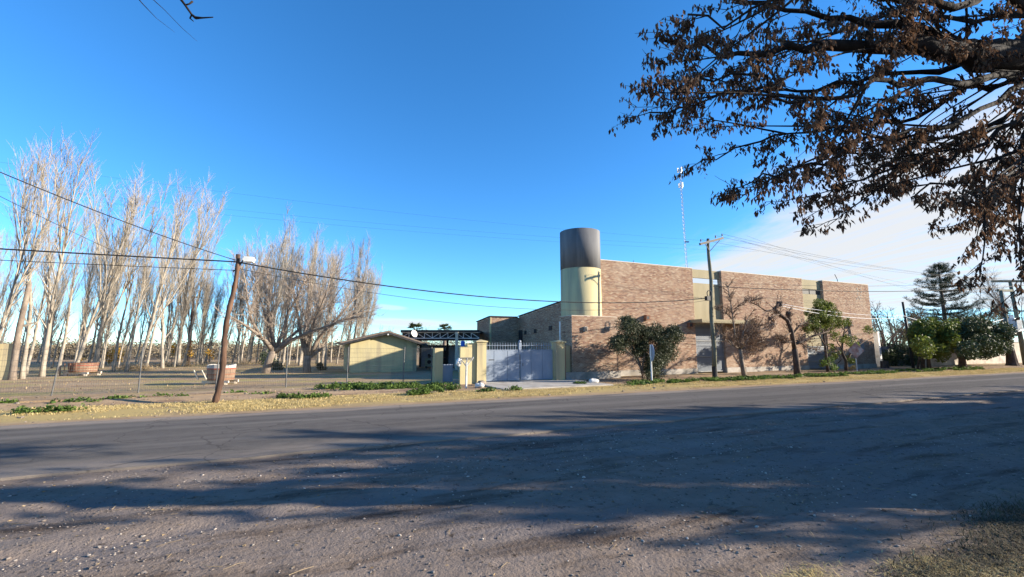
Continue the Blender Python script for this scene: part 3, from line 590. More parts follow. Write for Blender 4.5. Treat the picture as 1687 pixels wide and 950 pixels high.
m = MB(); m.box((6.28, 19.95, -0.1), (7.05, 20.15, 1.68)); m.box((6.62, 19.952, 1.68), (7.05, 20.148, 1.86)); obj('wall', m, M['cream'], t)
pillar('slim cream pier at the right end of the wire fence', 5.35, 5.75, 21.0, 21.4, 1.62, False, 'cream', 'boundary_pier', 'pier')
pillar('narrow brick sliver pier right of the right gate pillar', 11.74, 11.92, 20.0, 20.3, 1.75, False, 'brick', 'boundary_pier', 'pier')
t = thing('wicket_door', 'low blue-grey metal wicket door between cream piers', 'door', (6.0, 21.1, 0))
m = MB(); m.box((5.78, 21.12, 0.05), (6.27, 21.16, 0.85)); obj('leaf', m, M['gate'], t)
g = thing('driveway_gate', 'blue-grey sheet metal double gate with spear bars on top', 'gate', (9.35, 20.05, 0))
for k, (x0, x1) in enumerate(((7.56, 9.34), (9.38, 11.18))):
    lf = MB(); lf.box((x0, 20.06, 0.07), (x1, 20.10, 1.50)); lf = obj('gate_leaf', lf, M['gate'], g)
    cuts = [x0, x0+0.42, x0+1.12, x1] if k == 0 else [x0, x0+0.58, x0+1.2, x1]
    for a, b_ in zip(cuts[:-1], cuts[1:]):
        m = MB(); m.box((a+0.012, 20.043, 0.085), (b_-0.012, 20.06-0.001, 1.485)); obj('panel', m, M['gate'], lf)
    m = MB(); m.box((x0, 20.05, 1.50), (x1, 20.11, 1.545)); m.box((x0, 20.065, 1.74), (x1, 20.095, 1.765)); obj('rail', m, M['gate'], lf)
    s = MB(); s.tube([(0, 0, 0), (0, 0, 0.30), (0, 0, 0.36)], [0.012, 0.012, 0.002], 6); me = s.mesh('spear_bar', M['gate'])
    nb = 13
    for i in range(nb):
        o = bpy.data.objects.new('spear_bar', me); COL.objects.link(o); o.parent = lf; o.location = (x0+0.07+(x1-x0-0.14)*i/(nb-1), 20.08, 1.545)
m = MB(); m.box((9.30, 20.02, 1.3), (9.42, 20.12, 1.88)); m.lathe((9.36, 20.07, 1.88), [(0.05, 0), (0.075, 0.04), (0.06, 0.10), (0.01, 0.13)], 12); obj('latch_post', m, M['gate'], g)
m = MB(); m.box((7.72, 20.03, 1.05), (8.0, 20.044, 1.085)); obj('letter_slot', m, M['dark'], g)
m = MB(); m.tube([(9.5, 20.02, 0.75), (9.5, 20.02, 0.9)], 0.012, 6); obj('handle', m, M['dark'], g)
# wire fence
fn = thing('wire_fence', 'see-through welded wire mesh fence on thin grey posts along the yard', 'fence', (-4, 21.3, 0))
FX = [-16.5, -13.2, -10.8, -8.3, -5.85, -3.4, -0.9, 1.5, 3.95, 5.3]
for i, x in enumerate(FX):
    ln = 0.22 if i == 3 else 0.05*((i*37) % 3-1)
    m = MB(); m.tube([(x, 21.3, -0.1), (x+ln*0.6, 21.3, 1.68)], 0.025, 8); obj('post', m, M['fencepost'], fn)
for a, b_ in zip(FX[:-1], FX[1:]):
    m = MB(); L = b_-a; k = int(L/0.065)
    for i in range(1, k): x = a+L*i/k; m.tube([(x, 21.3, 0.05), (x, 21.3, 1.64)], 0.0026, 3, False)
    for j in range(9): z = 0.08+j*0.19; m.tube([(a, 21.296, z), (b_, 21.296, z)], 0.0042, 3, False)
    obj('mesh_panel', m, M['fencepost'], fn)
m = MB(); m.beam((-10.0, 18.4, 0.02), (-2.0, 18.35, 0.03), 0.25, 0.14); tag(obj('ditch_bank', m, M['farverge']), 'low earthen ditch bank on the left verge', 'bank')

# ------------------------------------------------------------------ cream house, canopy, yard things
HY = gp(576, 613.5).y; HB = Vector((py_(576, 600, HY).x, HY, 0)); HM = Matrix.Translation(HB); HW = py_(686, 600, HY).x-HB.x
hs = thing('cream_house', 'small cream gabled house behind the wire fence', 'house', HB)
rx = HW*0.53; ez, rz_ = 2.02, 2.62
m = MB(); m.prism([(0, -0.1), (HW, -0.1), (HW, ez-0.05), (rx, rz_), (0, ez)], HM, 6.0); obj('wall', m, M['cream'], hs)
rf = MB(); th = 0.10; sL = (rz_-ez)/rx; sR = (rz_-ez+0.05)/(HW-rx); oh = 0.66
for s, x_e, sl_ in ((-1, -oh, sL), (1, HW+oh, sR)):
    zr = rz_+0.03; ze = zr-sl_*abs(x_e-rx)
    rf.prism([(rx, zr), (x_e, ze), (x_e, ze+th), (rx, zr+th+0.02)] if s > 0 else [(x_e, ze), (rx, zr), (rx, zr+th+0.02), (x_e, ze+th)], HM @ Matrix.Translation((0, -0.45, 0)), 7.0)
rf = obj('roof', rf, M['rooftile'], hs)
fa = MB()
for x_e, sl_ in ((-oh, sL), (HW+oh, sR)):
    a = HM @ Vector((rx, -0.47, rz_-0.02)); b_ = HM @ Vector((x_e, -0.47, rz_-0.02-sl_*abs(x_e-rx))); fa.beam(a, b_, 0.03, 0.13)
obj('fascia', fa, M['dark'], rf)
m = MB(); m.tube([HM @ Vector((-0.06, -0.05, 0)), HM @ Vector((-0.06, -0.05, 1.9))], 0.045, 6); obj('downpipe', m, M['dark'], hs)
m = MB(); m.tube([HM @ Vector((HW-0.25, -0.03, 0)), HM @ Vector((HW-0.25, -0.03, 1.75))], 0.02, 6); obj('conduit', m, M['cream'], hs)
m = MB(); m.tube([HM @ Vector((rx, -0.40, rz_-0.12)), HM @ Vector((rx, -0.49, rz_-0.12))], 0.05, 8); obj('gable_lamp', m, M['whitepaint'], hs)
# steel canopy
cn = thing('truss_canopy', 'dark flat canopy with white lattice truss and cream column behind the gate', 'canopy', cf(0, 33, 0))
D = 33.0
def cfp(u, v, D): 
    d = ray(u, v); k = D/d.dot(FWDH); return CAM+d*k
xa, xb = (660-843.5)/FPX*D*0.99, (789-843.5)/FPX*D*0.99; zt = cfp(730, 547, D).z; zb = cfp(730, 557.5, D).z
MC = Matrix.Rotation(-PHI, 4, 'Z')
m = MB(); m.box((xa, D-0.25, zt), (xb, D+6.2, zt+0.16), MC); obj('roof_deck', m, M['dark'], cn)
m = MB(); m.box((xa, D+0.3, zb-0.15), (xb, D+0.5, zb+0.02), MC); m.box((xa, D+0.28, zb+0.05), (xb, D+0.34, zt), MC); obj('edge_beam', m, M['dark'], cn)
tr = MB(); tr.box((xa, D-0.05, zt-0.05), (xb, D+0.03, zt-0.002), MC); tr.box((xa, D-0.05, zb), (xb, D+0.03, zb+0.05), MC); tr = obj('truss_chord', tr, M['whitepaint'], cn)
nb = 10
for i in range(nb):
    x0 = xa+(xb-xa)*i/nb; x1 = xa+(xb-xa)*(i+1)/nb; m = MB(); m.beam(cf(x0, D, zb+0.05), cf(x0, D, zt-0.05), 0.04); obj('truss_strut', m, M['whitepaint'], tr)
    a, b_ = (zt-0.05, zb+0.05) if i in (1, 2, 3, 7, 8, 9) else (zb+0.05, zt-0.05)
    m = MB(); m.beam(cf(x0, D, a), cf(x1, D, b_), 0.035); obj('truss_brace', m, M['whitepaint'], tr)
xc = (753-843.5)/FPX*D*0.99
m = MB(); m.box((xc-0.10, D-0.40, -0.1), (xc+0.10, D-0.26, zt+0.0), MC); obj('column', m, M['palewood'], cn)
for u in (694, 738): 
    x = (u-843.5)/FPX*(D+5); m = MB(); m.box((x-0.08, D+4.9, 0), (x+0.08, D+5.1, zt-0.01), MC); obj('column', m, M['dark'], cn)
yh = thing('yard_shed', 'blue-grey rendered shed wall with dark doorway under the canopy', 'shed', cf(-6, 38, 0))
x0, x1 = (692-843.5)/FPX*38, (770-843.5)/FPX*38
m = MB(); m.box((x0, 38.3, -0.1), (x1, 41, 1.72), MC); obj('wall', m, M['bluewall'], yh)
m = MB(); m.box((x0-0.05, 38.1, 1.72), (x1, 41.1, 1.80), MC); obj('roof', m, M['dark'], yh)
xd = (731-843.5)/FPX*38; m = MB(); m.box((xd-0.4, 38.24, 0), (xd+0.4, 38.297, 1.35), MC); dr = obj('doorway', m, M['dark'], yh)
for i in range(3): m = MB(); m.box((xd-0.36, 38.20, 0.15+i*0.3), (xd+0.36, 38.238, 0.2+i*0.3), MC); obj('shelf', m, M['rust'], dr)
mc = thing('yard_machine', 'pale green machine drum standing against the blue-grey shed', 'machine', cf((709-843.5)/FPX*37, 37, 0))
x = (709-843.5)/FPX*37
m = MB(); m.box((x-0.3, 36.7, 0.1), (x+0.35, 37.3, 0.75), MC); obj('body', m, M['machine'], mc)
m = MB(); m.tube([cf(x+0.05, 36.62, 0.45), cf(x+0.05, 36.7, 0.45)], 0.16, 14); obj('inlet', m, M['dark'], mc)
m = MB(); m.tube([cf(x-0.05, 37, 0.75), cf(x-0.05, 37, 1.1)], 0.1, 10); m.tube([cf(x-0.05, 37, 1.0), cf(x+0.3, 36.9, 0.85)], 0.06, 8); obj('hopper', m, M['dark'], mc)
for q in (-0.25, 0.3): m = MB(); m.box((x+q-0.04, 36.75, -0.02), (x+q+0.04, 37.25, 0.1), MC); obj('leg', m, M['dark'], mc)
tk = thing('water_drum', 'small blue plastic drum on a platform behind the gate wall', 'drum', cf((763-843.5)/FPX*30, 30, 0))
x = (763-843.5)/FPX*30; m = MB(); m.lathe(cf(x, 30, 1.72), [(0.13, 0), (0.14, 0.06), (0.14, 0.30), (0.09, 0.35)], 16); obj('drum', m, M['blue'], tk)
m = MB(); m.box((x-0.35, 29.7, 1.60), (x+0.9, 30.3, 1.72), MC); m.box((x+0.6, 29.9, 0), (x+0.8, 30.1, 1.6), MC); m.box((x-0.3, 29.9, 0), (x-0.1, 30.1, 1.6), MC); obj('platform', m, M['concrete'], tk)
ds = thing('satellite_dish', 'small white dish above the right eave of the cream house', 'satellite dish', HM @ Vector((HW-0.02, 0.9, 2.1)))
c = HM @ Vector((HW-0.02, 0.9, 2.62)); m = MB(); k = len(m.v)
dn = (RIGHT*0.75-FWDH*0.6+UPZ*0.3).normalized(); a1 = dn.cross(UPZ).normalized(); a2 = a1.cross(dn)
vs = [c-dn*0.05]
for r, off in ((0.14, -0.02), (0.26, 0.02)):
    for i in range(20): t = i*math.pi/10; vs.append(c+dn*off+(a1*math.cos(t)+a2*math.sin(t))*r)
m.add(vs, [(0, 1+i, 1+(i+1) % 20) for i in range(20)]+[(1+i, 21+i, 21+(i+1) % 20, 1+(i+1) % 20) for i in range(20)]); obj('reflector', m, M['whitepaint'], ds)
m = MB(); m.tube([HM @ Vector((HW-0.02, 0.95, 2.15)), c-dn*0.06], 0.02, 6); m.tube([c-a2*0.2, c+dn*0.25], 0.012, 5); obj('mount', m, M['dark'], ds)
# waste basket on a Y post, by the gate wall
wb = thing('waste_basket', 'white Y-post with wire waste basket and white bag, by the gate wall', 'waste basket', gp(768, 638))
p = gp(768, 638); m = MB(); m.tube([p-UPZ*0.1, p+UPZ*1.05], 0.04, 8); m.tube([p+UPZ*0.85, p+RIGHT*-0.28+UPZ*1.22], 0.02, 6); m.tube([p+UPZ*0.85, p+RIGHT*0.30+UPZ*1.25], 0.02, 6); m.tube([p+UPZ*0.85, p+RIGHT*0.0+FWDH*0.2+UPZ*1.2], 0.02, 6); obj('post', m, M['whitepaint'], wb)
m = MB()
for i in range(9): q = p+RIGHT*(-0.24+i*0.06)+UPZ*1.12; m.tube([q-FWDH*0.12+UPZ*0.10, q-FWDH*0.12, q+FWDH*0.15, q+FWDH*0.15+UPZ*0.10], 0.010, 4)
for s in (-0.12, 0.15): m.tube([p+RIGHT*-0.27+FWDH*s+UPZ*1.22, p+RIGHT*0.28+FWDH*s+UPZ*1.22], 0.012, 4)
obj('basket', m, M['greymetal'], wb)
wg = MB(); v_, f_ = ICO; bc = p+RIGHT*-0.33+UPZ*1.05; wg.add([bc+Vector((a*0.13, b_*0.13, c*0.18))*rnd.uniform(0.8, 1.2) for a, b_, c in v_], [tuple(q) for q in f_]); tag(obj('rubbish_bag', wg, M['whitepaint']), 'crumpled white plastic bag hanging on the waste basket', 'bag')
# painted boulders
def boulder(u, v, s, label, mat='whitestone'):
    p = gp(u, v); m = MB(); n = 9; k = 14
    for i in range(n+1):
        th_ = math.pi*i/n
        for j in range(k):
            a = 2*math.pi*j/k; d = 1+0.16*math.sin(3*a+u)+0.10*math.cos(2*th_*2+a*2+v)
            m.v.append((p.x+s*1.25*d*math.sin(th_)*math.cos(a), p.y+s*0.9*d*math.sin(th_)*math.sin(a), s*0.45+s*0.62*math.cos(th_)*d))
    for i in range(n):
        for j in range(k): m.f.append((i*k+j, (i+1)*k+j, (i+1)*k+(j+1) % k, i*k+(j+1) % k)); m.mi.append(0)
    tag(obj('boulder', m, M[mat], None, True), label, 'boulder')
boulder(793, 634, 0.17, 'darker grey rounded boulder at the foot of the left gate pillar', 'stone'); boulder(791, 638, 0.17, 'flat pale boulder in front of the left gate pillar')
boulder(978, 631, 0.20, 'white painted boulder at the foot of the low brick wall'); boulder(971, 629.5, 0.13, 'small dark boulder touching the white one by the brick wall', 'bark')
# wooden vats
def vat(u, v, label, s, boards=True, white=True, hz=1.0):
    b0 = gp(u, v); t = thing('wooden_vat', label, 'vat', b0); n = 26; z0 = 0.22*s; h = 0.86*s*hz; r0, r1 = 0.66*s, 0.72*s
    for i in range(n):
        a = 2*math.pi*(i+0.5)/n; wd = 2*math.pi*r1/n*0.93; d = Vector((math.cos(a), math.sin(a), 0)); sd = Vector((-math.sin(a), math.cos(a), 0)); hh = h+0.03*s*math.sin(i*7.1)
        m = MB(); th = 0.035; zs = [z0, z0+hh*0.76, z0+hh]
        rr = [r0, r0+(r1-r0)*0.76, r1]
        vs = [b0+d*(rr[j]-q)+sd*(e*wd/2)+UPZ*zs[j] for j in range(3) for q, e in ((0, -1), (0, 1), (th, 1), (th, -1))]
        m.add(vs[:8], [(0, 1, 5, 4), (1, 2, 6, 5), (2, 3, 7, 6), (3, 0, 4, 7), (3, 2, 1, 0)]); m.cur = 1 if white else 0; m.add(vs[4:], [(0, 1, 5, 4), (1, 2, 6, 5), (2, 3, 7, 6), (3, 0, 4, 7), (4, 5, 6, 7)])
        obj('stave', m, [M['vatwood'], M['vatpale']], t)
    for q, mt in ((0.06, 'rust'), (0.36, 'rust'), (0.72, 'hoop'), (0.92, 'rust')):
        if q == 0.92 and white: continue
        r = r0+(r1-r0)*q+0.008; m = MB(); m.lathe(b0+UPZ*(z0+h*q), [(r-0.02, 0), (r+0.01, 0), (r+0.01, 0.06*s), (r-0.02, 0.06*s)], 26); obj('hoop', m, M[mt], t)
    m = MB(); m.lathe(b0+UPZ*(z0-0.0), [(r0-0.03, 0.04), (r0-0.03, 0.08)], 20); m.lathe(b0, [(r1-0.06, z0+h*0.80), (r1-0.06, z0+h*0.81)], 20); obj('floor', m, M['vatwood'], t)
    st = MB()
    for y in (-0.45*s, 0.45*s): st.beam(b0+RIGHT*-0.75*s+FWDH*y+UPZ*(z0-0.06), b0+RIGHT*0.75*s+FWDH*y+UPZ*(z0-0.06), 0.10*s, 0.12*s)
    st = obj('stand_beam', st, M['palewood'], t)
    for xx in (-0.6, 0.6):
        for y in (-0.45, 0.45): m = MB(); m.beam(b0+RIGHT*xx*s+FWDH*y*s-UPZ*0.05, b0+RIGHT*xx*s+FWDH*y*s+UPZ*(z0-0.12*s), 0.13*s); obj('leg', m, M['palewood'], t)
    if boards:
        for xx in (-0.8, -0.35): m = MB(); m.beam(b0+RIGHT*(xx)*s-FWDH*0.72*s+UPZ*0.30*s, b0+RIGHT*(xx-0.28)*s-FWDH*0.72*s+UPZ*0.80*s, 0.09*s, 0.05*s); obj('shaft_board', m, M['palewood'], st)
    else:
        for xx in (-0.45, -0.1, 0.25): m = MB(); m.beam(b0+RIGHT*xx*s-FWDH*0.735*s+UPZ*0.32*s, b0+RIGHT*xx*s-FWDH*0.755*s+UPZ*(z0+h), 0.06*s, 0.03*s); obj('batten', m, M['rust'], t)
    return t
vat(363, 632, 'open wooden vat with white rim and red hoop behind the leaning pole', 0.80)
vat(136, 618, 'brown slatted wooden vat with rusty hoops among the poplar trunks', 0.95, False, False, 0.62)
m = MB(); p = py_(15, 624, 32.0); m.box((-26, 32, -0.1), (p.x, 32.3, py_(14, 566, 32).z)); tag(obj('cream_wall', m, M['cream']), 'plain cream wall end at the far left beside the poplars', 'wall')

# ------------------------------------------------------------------ poles, lamp, signs, mast
def arm_insulators(t, arm, pts):
    for p in pts:
        m = MB(); m.tube([p, p+UPZ*0.08], 0.012, 5); m.lathe(p+UPZ*0.08, [(0.03, 0), (0.055, 0.03), (0.03, 0.07), (0.04, 0.10), (0.015, 0.14)], 10); obj('insulator', m, M['greymetal'], arm)
# leaning lamp pole
lb = gp(353, 663); lt = py_(391, 419, 16.6); lp = thing('lamp_pole', 'leaning dark wooden pole with a white street lamp', 'lamp pole', lb)
m = MB(); n = 22; pts = []
for i in range(n+1):
    f = i/n; p = lb-UPZ*0.1+(lt-lb+UPZ*0.1)*f + RIGHT*(0.06*math.sin(f*9)+0.05*math.sin(f*3.14)) ; pts.append(p)
m.tube(pts, [0.095-0.035*i/n+0.010*math.sin(i*2.3) for i in range(n+1)], 10); obj('shaft', m, M['polewood'], lp, True)
a0 = py_(384, 447, 16.6); m = MB(); e = py_(404, 428, 16.5); m.tube([a0, a0+(e-a0)*0.35+RIGHT*0.02-UPZ*0.02, a0+(e-a0)*0.8+UPZ*0.06, e], 0.022, 8); ar = obj('lamp_arm', m, M['dark'], lp, True)
lc = py_(411, 426, 16.5); m = MB(); m.prism([(-0.17, -0.05), (-0.12, -0.11), (0.12, -0.11), (0.15, -0.02), (0.12, 0.05), (-0.12, 0.06)], Matrix.Translation(lc) @ Matrix.Rotation(-PHI*0.4, 4, 'Z') @ Matrix.Translation((0, -0.11, 0)), 0.22); obj('lamp_head', m, M['lens'], ar)
# utility pole with crossarm
ub = gp(1178, 622); ut = py_(1167, 393, 18.3)
up = thing('utility_pole', 'tall weathered wooden pole with crossarm and black foot before the grey gate', 'utility pole', ub)
m = MB(); m.tube([ub-UPZ*0.2, ub+UPZ*0.6], 0.135, 10); obj('tarred_foot', m, M['dark'], up)
m = MB(); m.tube([ub+UPZ*0.6+(ut-ub-UPZ*0.6)*(i/12)+RIGHT*0.04*math.sin(i) for i in range(13)], [0.125-0.045*i/12 for i in range(13)], 10); obj('shaft', m, M['polegrey'], up, True)
az = ut.z-0.14; A = py_(1153, 402, 18.1); B = py_(1191, 392, 18.1); m = MB(); m.beam(A, B, 0.10, 0.13); arm = obj('crossarm', m, M['wirem'], up)
ins = [A+(B-A)*f+UPZ*0.06 for f in (0.05, 0.68, 0.97)]; arm_insulators(up, arm, ins)
for f in (0.22, 0.86): m = MB(); m.beam(A+(B-A)*f-UPZ*0.06, ut-UPZ*0.75-FWDH*0.08, 0.03); obj('brace', m, M['dark'], arm)
bz = py_(1163, 491, 18.1); m = MB(); m.box((bz.x-0.12, bz.y-0.2, bz.z-0.14), (bz.x+0.12, bz.y-0.02, bz.z+0.1)); m.tube([bz+Vector((0.15, -0.1, 0.25+0.18*math.sin(t*0.7)))+Vector((0.16*math.cos(t*0.7), 0, 0)) for t in range(10)], 0.025, 6); obj('cable_box', m, M['dark'], up)
def plain_pole(name, label, b, t, r, mat, group=None, arm=None):
    o = thing(name, label, 'utility pole', b, group); m = MB(); m.tube([b-UPZ*0.2, b+(t-b)*0.5, t], [r, r*0.88, r*0.72], 9); obj('shaft', m, M[mat], o, True)
    if arm:
        m = MB(); m.beam(t-arm*0.5-UPZ*0.15-FWDH*r, t+arm*0.5-UPZ*0.15-FWDH*r, 0.10, 0.12); am = obj('crossarm', m, M['polegrey'], o); arm_insulators(o, am, [t+arm*k-UPZ*0.09-FWDH*r for k in (-0.47, -0.2, 0.2, 0.47)])
    return o
b_ = gp(1505, 606); bp = plain_pole('slanting_pole', 'thin dark slanting pole right of the brick building', b_, py_(1487, 497, b_.y), 0.11, 'dark')
t_ = py_(1487, 512, b_.y); m = MB(); m.tube([t_, t_+RIGHT*0.25-FWDH*0.2+UPZ*0.22, t_+RIGHT*0.6-FWDH*0.4+UPZ*0.05], 0.02, 6); obj('service_bracket', m, M['dark'], bp)
b1 = gp(1668, 601.5); t1 = py_(1649, 478, b1.y); b2 = gp(1690, 600.5); t2 = py_(1664, 463, b2.y)
tp = thing('transformer_poles', 'pair of concrete poles carrying a transformer platform at the right edge', 'utility pole', b1)
for b_, t_ in ((b1, t1), (b2, t2)): m = MB(); m.tube([b_-UPZ*0.2, t_], [0.21, 0.13], 10); obj('pole', m, M['polegrey'], tp, True)  # darker grey puts the shade on these concrete poles into their colour
m = MB(); m.tube([b1-UPZ*0.2, b1+UPZ*0.2, b1+(t1-b1)*0.24], [0.55, 0.42, 0.27], 10); obj('dark_base', m, M['bark'], tp)
m = MB(); m.beam(t2-RIGHT*1.7, t2+RIGHT*1.2, 0.2, 0.2); m.beam(t1-RIGHT*0.3, t2-UPZ*0.9, 0.2); obj('crossarm', m, M['polegrey'], tp)
mid = b1+(t1-b1)*0.42; q2 = b2+(t2-b2)*0.42; m = MB(); m.beam(mid-RIGHT*0.6, q2+RIGHT*0.4, 0.5, 0.15); obj('platform', m, M['galv'], tp)
m = MB(); c = (mid+q2)/2+UPZ*0.1; m.box((c.x-0.55, c.y-0.35, c.z), (c.x+0.55, c.y+0.35, c.z+1.1)); 
for i in range(7): m.box((c.x-0.5+i*0.16, c.y-0.48, c.z+0.1), (c.x-0.46+i*0.16, c.y-0.352, c.z+0.95))
for i in range(3): m.tube([c+Vector((-0.3+i*0.3, 0, 1.1)), c+Vector((-0.3+i*0.3, 0, 1.45))], 0.06, 8)
obj('transformer', m, M['galv'], tp)
m = MB(); q = b1+(t1-b1)*0.72; m.beam(q-RIGHT*0.2, q+RIGHT*2.6, 0.12); obj('fuse_arm', m, M['polegrey'], tp)
b_ = gp(310, 600); plain_pole('far_pole', 'distant pole with crossarm among the thin poplars', b_, py_(319, 487, b_.y), 0.14, 'polewood', None, RIGHT*1.6)
# signs
p = gp(1074, 630); rs_ = thing('round_sign', 'white post with a round sign seen edge-on, before the bush', 'road sign', p)
m = MB(); m.tube([p-UPZ*0.1, p+UPZ*1.78], 0.038, 8); obj('post', m, M['whitepaint'], rs_)
ax = Vector((math.cos(R_(-26)), math.sin(R_(-26)), 0)); c = p+UPZ*1.40+ax*0.055; nrm = ax; s1 = UPZ.cross(nrm).normalized()
Mx = Matrix((( s1.x, 0, nrm.x, c.x), (s1.y, 0, nrm.y, c.y), (s1.z, 1, nrm.z, c.z), (0, 0, 0, 1)))
d_ = MB(); vs = [Mx @ Vector((0.40*math.cos(t*math.pi/16), 0.40*math.sin(t*math.pi/16), z)) for z in (-0.012, 0.012) for t in range(32)]
d_.add(vs, [tuple(range(31, -1, -1)), tuple(range(32, 64))]+[(i, (i+1) % 32, 32+(i+1) % 32, 32+i) for i in range(32)]); obj('disc', d_, M['signblue'], rs_)
p = gp(1412, 610.5); dg = thing('diamond_sign', 'faded brown diamond road sign on a thin post before the last brick panel', 'road sign', p)
m = MB(); m.tube([p-UPZ*0.1, p+UPZ*1.75], 0.04, 8); obj('post', m, M['galv'], dg)
c = p+UPZ*1.42-FWDH*0.06; s = 0.60; m = MB(); m.add([c+RIGHT*(s*math.cos(t))*1.02+UPZ*(s*math.sin(t)*0.93)-FWDH*k+Vector((0, 0, 0)) for k in (0, 0.015) for t in (0, math.pi/2, math.pi, 3*math.pi/2)], [(3, 2, 1, 0), (4, 5, 6, 7), (0, 1, 5, 4), (1, 2, 6, 5), (2, 3, 7, 6), (3, 0, 4, 7)]); obj('plate', m, M['sign'], dg)
# leaning white slab post at the building's end
a = gp(1449, 603); tpz = py_(1442, 546, a.y); m = MB(); m.beam(a-UPZ*0.1, tpz, 0.42, 0.24); tag(obj('white_post', m, M['whitepaint']), 'tall whitewashed slab post at the right end of the brick building', 'post')
a = gp(1458, 606); m = MB(); m.tube([a-UPZ*0.1, a+UPZ*0.55], [0.3, 0.26], 10); tag(obj('tree_stump', m, M['bark']), 'dark stubby stump beside the whitewashed slab post', 'stump')
# radio mast
mp_ = thing('radio_mast', 'very thin tall lattice radio mast rising behind the brick building', 'mast', (30.8, 30, 5.45))
base = Vector((30.8, 30, 5.45)); top = py_(1120, 277, 30.0)
m = MB(); legs = [Vector((0.10*math.cos(t), 0.10*math.sin(t), 0)) for t in (0.5, 2.6, 4.7)]
for l in legs: m.tube([base+l, top+l*0.7], 0.015, 4)
ms = obj('lattice_leg', m, M['galv'], mp_)
m = MB(); nseg = 34
for i in range(nseg):
    for j in range(3): m.tube([base+(top-base)*(i/nseg)+legs[j], base+(top-base)*((i+1)/nseg)+legs[(j+1) % 3]], 0.012, 3, False)
obj('lattice_bracing', m, M['galv'], mp_)
for f, r in ((0.985, 0.20), (0.87, 0.18)):
    c = base+(top-base)*f
    for k in range(3):
        t = k*2.09+0.4; q = c+Vector((math.cos(t)*r, math.sin(t)*r, 0)); m = MB(); m.box((q.x-0.06, q.y-0.04, q.z-0.22), (q.x+0.06, q.y+0.04, q.z+0.22)); m.tube([c, q], 0.02, 4); obj('antenna', m, M['galv'], mp_)
m = MB(); c = base+(top-base)*0.45; m.tube([c, c+RIGHT*0.35], 0.06, 6); obj('drum_antenna', m, M['dark'], mp_)

# ------------------------------------------------------------------ overhead cables
def cable(label, a, b, sag, r=0.012, mat='wirem', n=28, name='overhead_cable'):
    a = Vector(a); b = Vector(b); m = MB(); m.tube([a+(b-a)*(i/n)-UPZ*(sag*4*(i/n)*(1-i/n)) for i in range(n+1)], r, 5); tag(obj(name, m, M[mat]), label, 'cable')
lampt = py_(388, 431, 16.6); uc = py_(1170, 471, 18.2); uc2 = py_(1172, 490, 18.2)
LFT = Vector((-40, 15.5, 0))
cable('thick black cable from the left edge to the lamp pole top', Vector((-40, 15.5, 4.6)), lampt, 0.25, 0.022)
cable('second black cable just below the thick one left of the lamp pole', Vector((-40, 15.7, 4.5)), lampt-UPZ*0.28, 0.35, 0.010)
cable('thick black cable sagging between the lamp pole and the crossarm pole', lampt, uc2, 0.72, 0.022)
cable('thin cable sagging just below the thick one before the tower', lampt-UPZ*0.2, uc2-UPZ*0.1, 0.95, 0.008)
cable('black cable slanting steeply down from the upper left to the lamp pole', at(-120, 232, 9), lampt+UPZ*0.05, 0.12, 0.013)
cable('thinner slanting cable below the steep one at the left', at(-120, 262, 10), py_(250, 440, 30), 0.1, 0.009)
rt = Vector((62, 17.5, 7.6))
cable('black cable from the crossarm pole to the right across the brick panels', uc, t1-UPZ*0.2+Vector((8, -3.5, 1.5)), 0.75, 0.022)
cable('thin cable above the black one on the right', uc+UPZ*0.25, t1+Vector((8, -3.5, 2.2)), 0.85, 0.009)
sp = py_(1488, 520, 19.8)
cable('upper white service cable in front of the dark green tree', py_(1285, 500, 18.6), sp, 0.22, 0.014, 'wirew'); cable('lower white service cable in front of the dark green tree', py_(1285, 503, 18.6), sp-UPZ*0.15, 0.36, 0.018, 'wirew')
cable('white cable sagging from the slanting pole to the transformer poles', sp, b1+(t1-b1)*0.62, 0.75, 0.030, 'wirew')
for i, q in enumerate(ins): cable(['lowest', 'middle', 'upper'][i]+' fine line from a crossarm insulator to the right', q+UPZ*0.2, t2+RIGHT*(i-1)*1.2+UPZ*0.2, 0.5+0.1*i, 0.007)
for i, (v0, v1) in enumerate(((268, 392), (310, 398), (322, 404))): cable(['topmost', 'second', 'third'][i]+' faint distant power line high over the house', at(-200, v0-30, 45), at(1250, v1+10, 70), 1.2, 0.007)
for i, (v0, v1) in enumerate(((392, 455), (396, 462), (388, 470))): cable(['first', 'second', 'third'][i]+' faint distant line in the cloud right of the crossarm pole', at(1210+10*i, v0, 40), at(1600, v1+30, 60), 0.6, 0.007)

